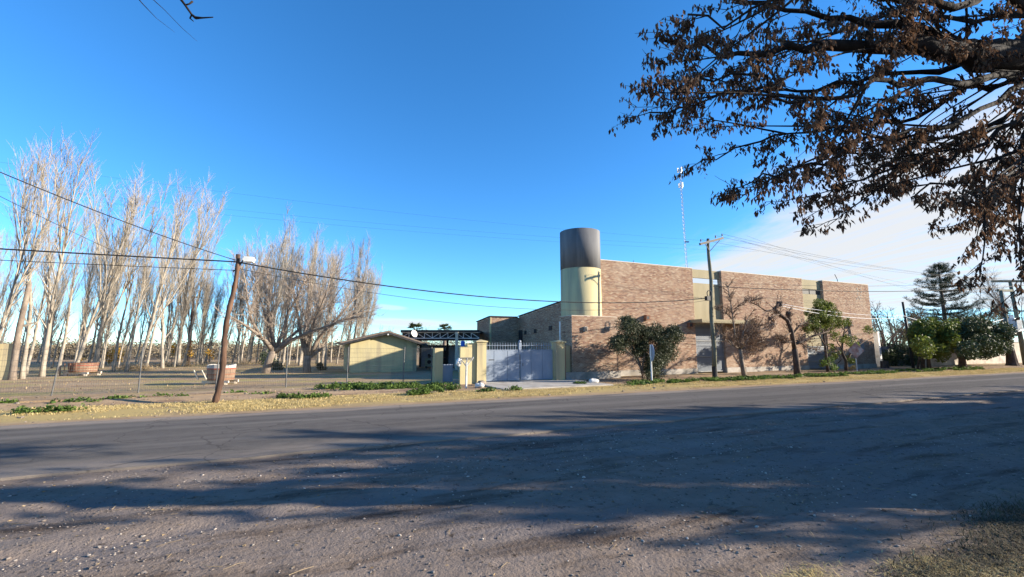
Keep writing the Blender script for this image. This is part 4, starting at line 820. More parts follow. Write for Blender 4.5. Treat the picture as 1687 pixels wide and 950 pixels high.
# ------------------------------------------------------------------ trees
def perp(d, r):
    a = Vector((r.gauss(0, 1), r.gauss(0, 1), r.gauss(0, 1))); a -= d*a.dot(d)
    return a.normalized() if a.length > 1e-5 else d.orthogonal().normalized()
def limb(p, d, L, n, wob, up, r, target=None):
    pts = [Vector(p)]; d = Vector(d).normalized()
    for i in range(n):
        d = (d+Vector((r.gauss(0, wob), r.gauss(0, wob), r.gauss(0, wob)+up))).normalized(); pts.append(pts[-1]+d*(L/n))
    return pts
def along(pts, f):
    x = f*(len(pts)-1); i = min(int(x), len(pts)-2); t = x-i
    return pts[i]*(1-t)+pts[i+1]*t, (pts[i+1]-pts[i]).normalized()
def taper(a, b, n): return [a+(b-a)*i/n for i in range(n+1)]
def poplar_proto(seed, H=15.0, multi=1):
    r = random.Random(seed); root = thing('poplar_tree', 'x', 'tree'); tk = MB(); cr = MB(); stems = []
    main = limb((0, 0, -0.3), (0.02, 0, 1), H*0.86, 14, 0.04, 0.03, r); tk.tube(main, [0.128*(1-i/14)**1.15+0.007+(0.045 if i == 0 else 0) for i in range(15)], 9); stems.append((main, 0.19, 0.20))
    for k in range(multi):
        f = r.uniform(0.18, 0.55); p, d = along(main, f); a = perp(UPZ, r); q = limb(p, d+a*0.27, H*(0.97-f)*r.uniform(0.8, 1.0), 10, 0.04, 0.09, r); tk.tube(q, [0.058*(1-i/10)**1.1*(1.1-f)+0.007 for i in range(11)], 7); stems.append((q, 0.09, 0.12))
    for st, rad, f0 in stems:
        nb = 24 if st is main else 13
        for k in range(nb):
            f = f0+(0.97-f0)*(k+r.random())/nb; p, d = along(st, f); a = perp(UPZ, r); L = H*r.uniform(0.10, 0.26)*(1.1-f*0.6); low = f < 0.4 and st is main
            if low: L *= 0.6
            b = limb(p, d*0.9+a*(0.30 if not low else 0.7), L, 6, 0.05, 0.11, r); cr.tube(b, taper(rad*(1-f)*0.22+0.017, 0.006, 6), 4, False)
            for j in range(6):
                g = r.uniform(0.1, 0.95); p2, d2 = along(b, g); c = limb(p2, d2+perp(d2, r)*0.42, L*r.uniform(0.25, 0.5)*(1.15-g*0.5), 4, 0.06, 0.12, r); cr.tube(c, taper(0.009, 0.0035, 4), 3, False)
                for i in range(3):
                    p3, d3 = along(c, r.uniform(0.1, 0.95)); e = limb(p3, d3+perp(d3, r)*0.5, r.uniform(0.35, 0.95), 2, 0.08, 0.12, r); cr.tube(e, [0.006, 0.0045, 0.003], 3, False)
    obj('trunk', tk, M['poplar'], root, True); obj('branches', cr, M['twig'], root)
    return root
pops = [poplar_proto(100+i, 15.0, (1, 3, 2, 0, 2, 1)[i]) for i in range(6)]; used = set()
TWIGGY = None
def place_poplar(i, loc, H, lean, yaw, label, group, wid=1.0):
    k = i % 6; o = pops[k] if k not in used else copy_tree(pops[k]); used.add(k)
    o.location = loc; s = H/15.0
    o.rotation_euler = (Matrix.Rotation(lean, 3, FWDH) @ Matrix.Rotation(yaw, 3, 'Z')).to_euler(); o.scale = (s*wid*0.9, s*wid*0.9, s); tag(o, label, 'tree', group)
rp = random.Random(3)
ords = ['first', 'second', 'third', 'fourth', 'fifth', 'sixth', 'seventh', 'eighth', 'ninth', 'tenth', 'eleventh', 'twelfth', 'thirteenth']
front = [(-22, 626, 14, 10, .95), (37, 623, 13.5, 5, 1.05), (42, 618, 12.0, 8, 1.0), (70, 620, 15.5, 12, 1.05), (96, 619, 11.5, 9, 1.0), (122, 614, 15.5, 11, 1.0), (157, 612, 15.0, 7, 1.3), (186, 611, 12.0, 6, 1.0), (208, 611, 12.5, 8, 1.0), (226, 609, 16.5, 12, 1.0), (240, 607, 13.0, 10, 0.9), (268, 606, 13.5, 4, 1.1), (293, 603, 17.5, 7, 1.1)]
for i, (u, v, H, ln, wid) in enumerate(front):
    place_poplar(i*5+1, gp(u, v), H, R_(ln-4.5), rp.uniform(0, 6.28), ('leaning pale-barked bare poplar, %s from the left in the near row' % ords[i]) if i else 'tall bare poplar at the left edge whose trunk foot lies outside the picture', 'poplars in the near row', wid)
# broken snag
p = gp(20, 625); m = MB(); q = limb(p-UPZ*0.2, (0.0, 0, 1), 5.2, 9, 0.02, 0.05, rp); m.tube(q, [0.20, 0.15, 0.14, 0.14, 0.13, 0.13, 0.12, 0.12, 0.11, 0.11], 9)
sn = thing('dead_trunk', 'broken-topped dead poplar trunk at the far left', 'tree', p); obj('trunk', m, M['greybark'], sn, True); m = MB(); m.tube(limb(q[5], (1, 0, 0.6), 0.7, 3, 0.1, 0, rp), [0.07, 0.06, 0.05, 0.03], 5); obj('stub', m, M['poplar'], sn)
k = 0
for i in range(52):     # dense far grove behind the pruned trees
    u = rp.uniform(385, 602) if i > 9 else rp.uniform(318, 390); v = rp.uniform(596, 604) if u > 420 else rp.uniform(595, 600); Hh = 15.0 if u > 385 else 12.0
    if u < 430: v -= 1
    place_poplar(rp.randrange(6), gp(u, v), Hh*rp.uniform(0.72, 1.02)*(1.0-0.22*max(0, (u-480))/120), R_(rp.uniform(1, 7)), rp.uniform(0, 6.28), 'bare pale poplar in the dense far grove behind the two pruned trees', 'poplars in the far grove')
for i in range(44):     # behind the near row
    u = rp.uniform(-60, 330); v = rp.uniform(594, 607); place_poplar(rp.randrange(6), gp(u, v), rp.uniform(9, 14.5), R_(rp.uniform(1, 7)), rp.uniform(0, 6.28), 'thin bare poplar standing behind the near row at the left', 'poplars behind the near row', 0.9)
for i in range(16):     # far tops behind the house roof
    u = rp.uniform(602, 800); p = gp(u, 584.5); place_poplar(rp.randrange(6), p, rp.uniform(5.2, 6.8)*p.length/92, R_(2), rp.uniform(0, 6.28), 'tiny distant poplar showing above the roofs of the yard', 'distant poplars over the yard', 1.2)
for k in range(6):
    if k not in used: pops[k].location = gp(340+k*5, 598)

def spread_tree(name, label, base, limbs, mat, tmat, r, twigs, trunk=None, r0=0.3, tlen=1.0, up=0.05, cat='tree', per=10):
    """bare tree: explicit main limbs (polylines from the fork), then two orders of twigs"""
    t = thing(name, label, cat, base); tk = MB()
    if trunk: tk.tube(trunk, [r0*1.35, r0*1.05]+[r0]*(len(trunk)-2), 10)
    obj('trunk', tk, mat, t, True); lb_ = MB(); cr = MB()
    for L, ra, rb2 in limbs:
        n = len(L)-1; lb_.tube(L, taper(ra, rb2, n), 7); tot = sum((L[i+1]-L[i]).length for i in range(n))
        for k in range(int(twigs*tot)):
            f = r.uniform(0.15, 1.0); p, d = along(L, f); a = perp(d, r); b = limb(p, d*0.8+a*0.75+UPZ*0.25, tlen*r.uniform(0.5, 1.3), 5, 0.08, up, r); cr.tube(b, taper(0.022, 0.008, 5), 4, False)
            for j in range(per):
                p2, d2 = along(b, r.uniform(0.1, 1)); c = limb(p2, d2*0.8+perp(d2, r)*0.7, tlen*r.uniform(0.2, 0.55), 3, 0.1, up, r); cr.tube(c, taper(0.011, 0.005, 3), 3, False)
    obj('limbs', lb_, mat if mat is not M['bark'] else mat, t, True); obj('twigs', cr, tmat, t); return t
rt_ = random.Random(21)
def pl(us, Y0, dY=0.0): return [py_(u, v, Y0+dY*i) for i, (u, v) in enumerate(us)]
b_ = gp(436, 614); Y = b_.y
spread_tree('pruned_tree', 'bare grey spreading tree with leaning forked trunk behind the fence', b_, [
    (pl([(450, 578), (438, 562), (420, 547), (400, 533), (382, 522)], Y, -0.4), 0.17, 0.04), (pl([(430, 553), (415, 530), (408, 500), (405, 470), (400, 440)], Y, -0.2), 0.10, 0.02), (pl([(452, 578), (448, 545), (442, 510), (445, 480), (440, 440)], Y, 0.3), 0.15, 0.03),
    (pl([(452, 580), (465, 550), (475, 515), (492, 485), (505, 455)], Y, 0.2), 0.14, 0.03), (pl([(452, 580), (480, 560), (515, 545), (545, 535), (580, 522)], Y, -0.5), 0.16, 0.03), (pl([(455, 575), (490, 545), (520, 520), (545, 500), (565, 470)], Y, 0.4), 0.12, 0.03), (pl([(446, 570), (440, 530), (425, 480), (420, 450)], Y, 0.5), 0.10, 0.02)],
    M['greybark'], M['drytwig'] if False else M['redtwig'], rt_, 5.2, [b_-UPZ*0.2, py_(441, 600, Y), py_(450, 578, Y)], 0.22, 1.4, 0.06)
b_ = gp(506, 612.5); Y = b_.y
spread_tree('pruned_tree', 'bare tree with straight dark trunk and fan of upright pruned limbs left of the house', b_, [
    (pl([(505, 588), (497, 560), (492, 530), (488, 500), (480, 455)], Y, 0.2), 0.14, 0.03), (pl([(506, 586), (503, 555), (505, 525), (508, 495), (510, 450)], Y, 0.3), 0.13, 0.03), (pl([(508, 586), (513, 555), (520, 525), (535, 490), (545, 455)], Y, -0.3), 0.13, 0.03),
    (pl([(510, 586), (522, 560), (540, 540), (565, 525), (600, 512)], Y, -0.3), 0.13, 0.03), (pl([(511, 588), (524, 578), (535, 562), (545, 540), (570, 500)], Y, 0.4), 0.12, 0.03), (pl([(512, 584), (530, 550), (560, 520), (585, 490), (600, 470)], Y, 0.2), 0.12, 0.03), (pl([(506, 580), (515, 530), (530, 490), (560, 455)], Y, 0.6), 0.10, 0.02)],
    M['greybark'], M['redtwig'], rt_, 5.2, [b_-UPZ*0.2, py_(505.5, 600, Y), py_(507, 586, Y)], 0.23, 1.5, 0.06)
# small brown tree before the wall
b_ = gp(1227, 620.5); Y = b_.y
st_ = spread_tree('brown_tree', 'small tree with dense brown twiggy crown and leaning trunk before the brick wall', b_, [
    (pl([(1219, 575), (1211, 552), (1207, 520), (1203, 495), (1199, 470)], Y), 0.06, 0.015), (pl([(1219, 575), (1206, 568), (1195, 555), (1180, 540)], Y), 0.05, 0.015), (pl([(1219, 575), (1230, 560), (1240, 545), (1250, 535)], Y), 0.06, 0.02),
    (pl([(1219, 575), (1222, 555), (1228, 535), (1235, 520)], Y), 0.06, 0.02), (pl([(1219, 576), (1235, 570), (1248, 565), (1260, 560)], Y), 0.05, 0.02), (pl([(1207, 510), (1222, 500), (1240, 495)], Y), 0.02, 0.008), (pl([(1209, 530), (1196, 515), (1185, 505)], Y), 0.02, 0.008), (pl([(1219, 575), (1226, 568), (1234, 555)], Y, -0.4), 0.05, 0.015)],
    M['greybark'], M['drytwig'], rt_, 8.5, [b_-UPZ*0.1, py_(1222, 597, Y), py_(1219, 575, Y)], 0.11, 0.55, 0.0, per=10)
C = [py_(u, v, Y+dy) for u, v, dy in ((1235, 560, 0), (1222, 545, .3), (1245, 548, -.3), (1250, 565, .2), (1238, 575, -.2), (1215, 555, .1), (1242, 530, 0.2))]
V, Fq = leafcloud([tuple(c) for c in C], [(0.6, 0.5, 0.48)]*7, 7000, 0.034, nrs, 0.4, 0.0); q = link('dry_leaves', np_mesh('dry_leaves', V, Fq, pm('brown_leaf', (0.14, 0.085, 0.05), (0.26, 0.165, 0.10), 3, island=0.4)), st_)
# pollarded mulberry
b_ = gp(1314, 616.5); Y = b_.y
mu = spread_tree('pollard_tree', 'dark gnarled pollard tree with knobbed head before the brick wall', b_, [
    (pl([(1309, 575), (1304, 545), (1297, 527), (1285, 518), (1276, 508), (1284, 500)], Y), 0.13, 0.10), (pl([(1309, 575), (1302, 540), (1300, 522), (1298, 515)], Y, 0.1), 0.12, 0.10), (pl([(1277, 510), (1262, 512), (1248, 503), (1236, 497)], Y), 0.06, 0.012),
    (pl([(1310, 566), (1322, 563), (1335, 555), (1350, 550), (1366, 545)], Y), 0.10, 0.03), (pl([(1306, 562), (1296, 563), (1285, 558), (1275, 563)], Y), 0.06, 0.02), (pl([(1303, 548), (1290, 555), (1280, 560)], Y, -0.2), 0.05, 0.015), (pl([(1305, 550), (1318, 535), (1330, 530)], Y, 0.2), 0.06, 0.02), (pl([(1285, 517), (1272, 520), (1266, 530)], Y, -0.2), 0.06, 0.02), (pl([(1312, 560), (1330, 572), (1350, 575)], Y, 0.3), 0.05, 0.02)],
    M['bark'], M['drytwig'], rt_, 6.0, [b_-UPZ*0.1, py_(1312, 597, Y), py_(1309, 575, Y)], 0.16, 0.55, 0.02, per=7)
m = MB()
for u, v, s in ((1284, 501, .32), (1299, 516, .30), (1276, 510, .22), (1268, 524, .18)):
    c = py_(u, v, Y)
    for k in range(9): a = perp(UPZ, rt_)*s*0.5+UPZ*rt_.uniform(-.4, .6)*s; m.tube([c, c+a*0.7, c+a], [s*0.4, s*0.3, s*0.1], 6)
obj('knob', m, M['bark'], mu)
V, Fq = leafcloud([tuple(py_(u, v, Y)) for u, v in ((1272, 525), (1268, 535), (1290, 560), (1335, 560), (1280, 515), (1320, 545))], [(0.5, 0.3, 0.45)]*6, 500, 0.05, nrs, 0.5, 0.0); link('dead_leaves', np_mesh('dead_leaves', V, Fq, M['dryleaf']), mu)

def leafy(name, label, base, clumps, n, size, lmat, trunk, r0, tmat='bark', cat='tree', asp=0.45, shell=0.25, extra=()):
    t = thing(name, label, cat, base); m = MB()
    for q, ra, rb2 in trunk: m.tube(q, taper(ra, rb2, len(q)-1), 8)
    obj('trunk', m, M[tmat], t, True)
    V, Fq = leafcloud([tuple(c) for c, _ in clumps], [tuple(x if hasattr(x, '__len__') else (x, x, x)) for _, x in clumps], n, size, nrs, asp, shell); link('crown', np_mesh('crown', V, Fq, M[lmat]), t); return t
def clump(outline, Y, depth, rad, k, r):
    """clump centres spread inside a crown: outline = list of (u, v, ru, rv) discs in the facade plane"""
    out = []
    for (u, v, ru, rv) in outline:
        for i in range(k):
            a = r.uniform(0, 6.28); q = r.uniform(0, 1)**0.5; out.append((py_(u+ru*q*math.cos(a), v+rv*q*math.sin(a), Y+r.uniform(-depth, depth)*math.sqrt(max(0.05, 1-q*q))), rad*r.uniform(0.6, 1.25)))
    return out
rc = random.Random(5)
b_ = gp(1066, 630); Y = b_.y+1.15; b_ = Vector((py_(1066, 630, Y).x, Y, 0))
ol = [(1035, 545, 20, 18), (1035, 568, 24, 14), (1070, 562, 26, 20), (1100, 560, 24, 20), (1085, 548, 22, 10), (1110, 552, 10, 12), (1020, 563, 14, 10), (1040, 530, 12, 10), (1082, 588, 22, 18), (1074, 612, 15, 14), (1098, 582, 14, 14), (1062, 550, 16, 12)]
leafy('large_bush', 'large dark evergreen bush before the brick wall with a round sign at its foot', b_, clump(ol, Y, 1.0, 0.33, 16, rc), 42000, 0.046, 'bushleaf',
    [(pl([(1064, 630), (1058, 610), (1050, 590), (1040, 570), (1035, 545)], Y), 0.09, 0.02), (pl([(1066, 630), (1070, 600), (1080, 570), (1100, 555)], Y), 0.08, 0.02), (pl([(1062, 630), (1055, 605), (1045, 588), (1025, 570)], Y, -0.1), 0.06, 0.02), (pl([(1068, 630), (1078, 600), (1085, 580)], Y, -0.2), 0.05, 0.02), (pl([(1058, 610), (1062, 580), (1070, 555), (1078, 530)], Y), 0.05, 0.02)], 0.1, 'greybark', 'bush', 0.35)
b_ = gp(1358, 612); Y = 19.4
leafy('green_tree', 'round bright green tree crown in front of the second recess', b_, clump([(1350, 515, 22, 17), (1345, 530, 24, 14), (1368, 530, 20, 14), (1355, 503, 12, 8), (1340, 540, 15, 8)], Y, 1.0, 0.32, 12, rc), 18000, 0.05, 'greenleaf', [([gp(1364, 612)-UPZ*0.1, py_(1360, 575, Y), py_(1356, 545, Y), py_(1352, 520, Y)], 0.10, 0.03), (pl([(1360, 570), (1345, 545), (1340, 530)], Y), 0.05, 0.02)], 0.1)
b_ = gp(1394, 610); Y = b_.y
leafy('citrus_tree', 'sparse small tree with twisted branches and leaf tufts beside the diamond sign', b_, clump([(1385, 560, 10, 10), (1400, 560, 14, 8), (1375, 555, 8, 6), (1395, 530, 6, 6), (1380, 585, 12, 8), (1405, 568, 10, 5), (1400, 592, 10, 4), (1370, 575, 6, 8), (1430, 545, 8, 8), (1360, 600, 8, 6)], Y, 0.7, 0.22, 6, rc), 3000, 0.06, 'greenleaf',
    [(pl([(1394, 610), (1394, 595), (1387, 580), (1388, 560), (1392, 540), (1388, 520)], Y), 0.12, 0.02), (pl([(1394, 597), (1400, 585), (1408, 572), (1425, 562), (1440, 555)], Y), 0.08, 0.02), (pl([(1388, 575), (1380, 565), (1376, 550)], Y), 0.05, 0.015), (pl([(1378, 612), (1378, 602), (1386, 592), (1382, 580), (1375, 570)], Y, -0.1), 0.05, 0.02), (pl([(1390, 550), (1400, 540), (1405, 528)], Y), 0.04, 0.012), (pl([(1392, 545), (1380, 530), (1372, 515)], Y), 0.04, 0.012)], 0.1)
leafy('yellow_shrub', 'small yellowing shrub at the foot of the diamond sign', gp(1402, 609), clump([(1402, 604, 8, 4)], gp(1402, 609).y, 0.4, 0.16, 6, rc), 450, 0.045, 'straw', [([gp(1402, 609), gp(1402, 609)+UPZ*0.3], 0.02, 0.01)], 0.02, cat='shrub')
leafy('pale_shrub', 'low pale-stemmed shrub in front of the second grey gate', gp(1376, 612), clump([(1366, 596, 10, 7), (1374, 606, 7, 5)], gp(1376, 612).y, 0.5, 0.2, 7, rc), 700, 0.05, 'weed', [([gp(1376, 612), py_(1370, 598, 19.6)], 0.03, 0.01), ([gp(1376, 612), py_(1381, 598, 19.6)], 0.03, 0.01), ([gp(1376, 612), py_(1362, 590, 19.6)], 0.02, 0.01)], 0.02, 'palewood', 'shrub')
# right background
b_ = gp(1549, 607); Y = b_.y+0.3
leafy('lime_tree', 'yellow-green leafy tree on the verge right of the slanting pole', b_, clump([(1535, 545, 24, 14), (1550, 555, 24, 16), (1530, 565, 22, 14), (1560, 545, 18, 12), (1545, 575, 18, 10), (1575, 555, 14, 14), (1520, 550, 12, 10)], Y, 2.2, 0.6, 11, rc), 28000, 0.10, 'greenleaf', [([gp(1520, 607), py_(1522, 580, Y), py_(1528, 560, Y)], 0.16, 0.05), ([gp(1531, 607), py_(1528, 580, Y), py_(1540, 560, Y)], 0.16, 0.05), ([gp(1512, 607), py_(1515, 585, Y), py_(1525, 560, Y)], 0.08, 0.03)], 0.1)
b_ = gp(1586, 606); Y = b_.y
leafy('dark_tree', 'dense dark evergreen street tree with short leaning trunk', b_, clump([(1620, 550, 30, 20), (1600, 560, 22, 16), (1640, 555, 20, 18), (1595, 575, 18, 8), (1630, 572, 22, 10), (1610, 540, 20, 10)], Y, 2.6, 0.7, 14, rc), 42000, 0.10, 'darkleaf', [([gp(1586, 606)-UPZ*0.1, py_(1585, 592, Y), py_(1578, 580, Y), py_(1590, 560, Y)], 0.30, 0.1), ([py_(1584, 590, Y), py_(1600, 570, Y), py_(1620, 555, Y)], 0.18, 0.06)], 0.3)
def conifer(base, H, label, rad, r):
    t = thing('conifer_tree', label, 'tree', base); tk = MB(); top = base+UPZ*H; tk.tube([base-UPZ*0.2, base+UPZ*H*0.5, top], [0.32, 0.2, 0.03], 8); obj('trunk', tk, M['bark'], t, True)
    br = MB(); P = []
    z = H*0.16
    while z < H*0.985:
        f = (z/H); Lm = rad*(1-f)**0.75*(0.85 if f > 0.25 else 0.6)+0.15
        for k in range(6):
            a = r.uniform(0, 6.28); L = Lm*r.uniform(0.65, 1.15); d = Vector((math.cos(a), math.sin(a), 0)); p = base+UPZ*(z+r.uniform(-.15, .15)); pts = [p+d*L*s+UPZ*(L*(-0.18*s+0.42*s*s*s)+0.1*s) for s in (0, .25, .5, .75, 1.0)]
            br.tube(pts, taper(0.05*(1-f)+0.015, 0.01, 4), 4, False)
            for q in range(int(12+L*20)):
                g = r.uniform(0.18, 1.0); c, dd = along(pts, g); s2 = perp(dd, r); s2.z *= 0.35; P.append(((c.x+s2.x*0.18, c.y+s2.y*0.18, c.z+s2.z*0.1), (dd*0.7+s2*0.7+UPZ*0.35).normalized()))
        z += H*0.055*(1.15-f*0.6)
    obj('branches', br, M['bark'], t)
    A = np.array([p for p, _ in P]); Dv = np.array([tuple(d) for _, d in P]); n = len(A); rp2 = 6
    A = np.repeat(A, rp2, 0)+nrs.normal(0, 0.06, (n*rp2, 3)); Dv = np.repeat(Dv, rp2, 0)+nrs.normal(0, 0.45, (n*rp2, 3)); Dv /= np.linalg.norm(Dv, axis=1)[:, None]; sd = np.cross(Dv, nrs.normal(0, 1, Dv.shape)); sd /= np.linalg.norm(sd, axis=1)[:, None]
    L = nrs.uniform(0.12, 0.30, (n*rp2, 1)); V = np.stack([A-sd*0.018, A+sd*0.018, A+Dv*L], 1).reshape(-1, 3); link('foliage', np_mesh('foliage', V, np.arange(n*rp2*3).reshape(-1, 3), M['needle']), t); return t
b_ = py_(1566, 600, 27); b_.z = 0; conifer(b_, py_(1560, 434, 27).z, 'tall pyramidal conifer with upturned tips behind the roadside trees', 6.6, rc)
def wild(name, label, u, v, Y, H, seed, mat='greybark', tm='drytwig', leaves=0, lm='olivleaf'):
    r = random.Random(seed); b = py_(u, v, Y); b.z = 0; Ls = []
    for k in range(7): d = (perp(UPZ, r)*r.uniform(0.2, 0.6)+UPZ).normalized(); Ls.append((limb(b+UPZ*H*0.15, d, H*r.uniform(0.6, 0.88), 6, 0.12, 0.04, r), 0.10, 0.02))
    t = spread_tree(name, label, b, Ls, M[mat], M[tm], r, 2.6, [b-UPZ*0.2, b+UPZ*H*0.08, b+UPZ*H*0.16], 0.16, H*0.17, 0.03, per=8)
    if leaves:
        C = [tuple(along(L[0], r.uniform(0.45, 1))[0]) for L in Ls for _ in range(4)]; V, Fq = leafcloud(C, [(H*0.09,)*3]*len(C), leaves, 0.09, nrs, 0.45, 0.0); link('leaves', np_mesh('leaves', V, Fq, M[lm]), t)
    return t
wild('bare_tree', 'bare tangled tree just right of the brick building', 1462, 605, 24, 6.0, 1, leaves=350); wild('bare_tree', 'bare tree behind the slanting pole', 1480, 603, 26, 6.0, 2, leaves=250); wild('bare_tree', 'low olive-tinged tree touching the right corner of the brick building', 1446, 603, 24.5, 4.4, 3, leaves=500)
wild('olive_tree', 'grey-olive leafy tree right of the conifer', 1615, 600, 30, 7.8, 4, leaves=2600); wild('olive_tree', 'grey-olive leafy tree behind the transformer poles', 1655, 600, 33, 8.6, 5, leaves=2600); wild('olive_tree', 'olive tree behind the yellow-green tree', 1530, 600, 28, 6.4, 6, leaves=2400, lm='darkleaf')
wild('tall_bare_tree', 'tall thin bare tree at the right edge behind the transformer', 1695, 600, 34, 15, 7, tm='drytwig')
leafy('dark_shrub', 'dark tangled shrub mass in the shade behind the whitewashed post', py_(1475, 603, 23), clump([(1472, 590, 12, 10), (1490, 588, 14, 12), (1480, 575, 14, 8), (1465, 578, 8, 10), (1500, 592, 8, 10)], 23.5, 1.2, 0.5, 9, rc), 5500, 0.09, 'darkleaf', [([py_(1475, 604, 23), py_(1478, 585, 23)], 0.06, 0.03)], 0.05, cat='shrub')
leafy('hedge_shrub', 'brownish shrub between the slanting pole and the yellow-green tree', py_(1508, 604, 24), clump([(1508, 570, 12, 14), (1498, 555, 10, 10), (1512, 590, 10, 8)], 24.5, 1.2, 0.5, 8, rc), 3000, 0.08, 'olivleaf', [([py_(1508, 605, 24), py_(1508, 580, 24)], 0.06, 0.03)], 0.05, cat='shrub')
# far right walls
fw = thing('far_wall', 'long pale plaster wall along the pavement behind the dark tree', 'wall', (60, 22.5, 0))
m = MB(); m.box((50.8, 22.0, -0.1), (120, 22.3, 2.1)); obj('wall', m, M['farwall'], fw); m = MB(); m.box((50.75, 21.95, 2.1), (120, 22.35, 2.2)); obj('coping', m, M['concrete'], fw)
m = MB(); m.box((44.0, 23.6, -0.1), (50.5, 23.9, 1.7)); tag(obj('grey_wall', m, M['charcoal']), 'grey wall coloured dark for the shade under the yellow-green tree', 'wall')  # charcoal tone stands in for the shade among the shrubs

# palms behind the canopy
def palm(u, Y, ztop, label):
    b = py_(u, 590, Y); b.z = 0; t = thing('palm_tree', label, 'palm', b); m = MB(); m.tube([b-UPZ*0.2, b+UPZ*ztop], [0.3, 0.22], 9); obj('trunk', m, M['greybark'], t); m = MB(); r = random.Random(u)
    for k in range(34):
        a = r.uniform(0, 6.28); el = r.uniform(-0.5, 1.3); d = Vector((math.cos(a)*math.cos(el), math.sin(a)*math.cos(el), math.sin(el))); c = b+UPZ*ztop; tip = c+d*0.75; m.tube([c, tip], 0.02, 3, False); s1 = d.cross(UPZ).normalized(); s2 = s1.cross(d)
        for j in range(13):
            g = (j-6)/6*1.25; e = (d*math.cos(g)+s1*math.sin(g)).normalized(); q = tip+e*0.75*r.uniform(0.8, 1.1)-UPZ*0.12; wv = e.cross(s2).normalized()*0.04; m.add([tip, tip+e*0.35+wv, q, tip+e*0.35-wv], [(0, 1, 2, 3)])
    obj('fronds', m, M['darkleaf'], t)
palm(683, 60, py_(683, 545, 60).z, 'fan palm top behind the canopy beside the dish'); palm(732, 66, py_(732, 545, 66).z, 'fan palm top behind the middle of the canopy')

# far scrub line behind the poplars and to the horizon
C = []; Rr = []
for i in range(420):
    u = rp.uniform(-120, 660); p = gp(u, rp.uniform(585, 592)); C.append((p.x, p.y, rp.uniform(0.2, 1.9))); Rr.append((2.6, 2.6, rp.uniform(0.8, 1.7)))
for i in range(260):
    u = rp.uniform(560, 2100); p = gp(u, 580.5); C.append((p.x, p.y, rp.uniform(0.5, 3.0))); Rr.append((4.0, 4.0, rp.uniform(1.2, 2.6)))
V, Fq = leafcloud(C, Rr, 120000, 0.17, nrs, 0.4, 0.0); tag(link('far_scrub', np_mesh('far_scrub', V, Fq, pm('scrub', (0.10, 0.085, 0.055), (0.24, 0.19, 0.13), 0.5, island=0.45))), 'hazy grey-brown belt of scrub and trees at the horizon', 'scrub', kind='stuff')
C = []; Rr = []
for u, v in ((192, 575), (196, 582), (176, 585), (183, 583), (285, 572), (132, 592), (345, 580), (290, 580), (310, 575)):
    p = py_(u, v, 52); C.append(tuple(p)); Rr.append((0.45, 0.45, 0.45))
for i, c in enumerate(C):
    V, Fq = leafcloud([c, (c[0]+0.2, c[1], c[2]-0.5)], [(0.42,)*3, (0.3,)*3], 90, 0.11, nrs, 0.6, 0.0); t = thing('autumn_sapling', 'small sapling with yellow autumn leaves behind the poplar trunks', 'tree', (c[0], c[1], 0), 'autumn saplings behind the poplars'); m = MB(); m.tube([(c[0], c[1], -0.1), c], [0.05, 0.02], 5); obj('trunk', m, M['bark'], t); link('leaves', np_mesh('leaves', V, Fq, M['autumn']), t)
# brush heaps and low shrub in the yard
for (u, v, s, lab) in ((285, 607, 1.3, 'brown brush heap under the poplars left of the first vat'), (400, 604, 1.6, 'reddish brush heap behind the white-rimmed vat'), (238, 613, 1.0, 'dark low brush heap under the near poplars')):
    p = gp(u, v-4); V, Fq = leafcloud([(p.x+rp.gauss(0, s), p.y+rp.gauss(0, 0.5), 0.1) for _ in range(12)], [(0.7, 0.5, 0.42)]*12, 1500, 0.09, nrs, 0.12, 0.0); V[:, 2] = np.abs(V[:, 2]); tag(link('brush_heap', np_mesh('brush_heap', V, Fq, M['brownstraw'])), lab, 'brush', kind='stuff')
leafy('ivy_shrub', 'dark ivy shrub at the foot of the forked bare tree', gp(450, 607), clump([(447, 592, 9, 12), (438, 588, 8, 8), (457, 600, 6, 8)], gp(450, 610).y+1, 0.8, 0.35, 8, rc), 2200, 0.07, 'darkleaf', [([gp(450, 608), gp(450, 608)+UPZ*0.8], 0.05, 0.03)], 0.05, cat='shrub')
leafy('low_shrub', 'small dark round shrub right of the straight bare tree', gp(530, 609), clump([(530, 604, 8, 4)], gp(530, 609).y, 0.5, 0.25, 8, rc), 900, 0.06, 'darkleaf', [([gp(530, 609), gp(530, 609)+UPZ*0.3], 0.03, 0.02)], 0.05, cat='shrub')

# ------------------------------------------------------------------ near roadside trees with dry hanging leaves
def hang_leaves(P, r, size):
    """clusters of long curled leaves hanging from points P"""
    n = len(P); P = np.asarray(P); a = r.uniform(0, 6.28, n); L = size*r.uniform(0.55, 1.35, n); wd = L*r.uniform(0.13, 0.24, n)
    tilt = r.normal(0, 0.38, (n, 2)); dn = np.stack([tilt[:, 0], tilt[:, 1], -np.ones(n)], 1); dn /= np.linalg.norm(dn, axis=1)[:, None]
    s = np.stack([np.cos(a), np.sin(a), 0*a], 1); c = np.cross(dn, s); c /= np.linalg.norm(c, axis=1)[:, None]; s = np.cross(c, dn)
    L = L[:, None]; wd = wd[:, None]; cv = r.uniform(-0.25, 0.25, n)[:, None]
    v0 = P; v1 = P+dn*L*0.35+s*wd+c*wd*0.6; v2 = P+dn*L*0.40-s*wd+c*wd*0.6; v3 = P+dn*L*0.45+c*(-wd*0.3); v4 = P+dn*L*0.8+s*wd*0.6+c*L*cv; v5 = P+dn*L+c*L*cv*1.5
    V = np.stack([v0, v1, v2, v3, v4, v5], 1).reshape(-1, 3); b = (np.arange(n)*6)[:, None]
    return V, np.concatenate([b+np.array([[0, 1, 3]]), b+np.array([[0, 3, 2]]), b+np.array([[1, 4, 3]]), b+np.array([[2, 3, 5]]), b+np.array([[3, 4, 5]])])
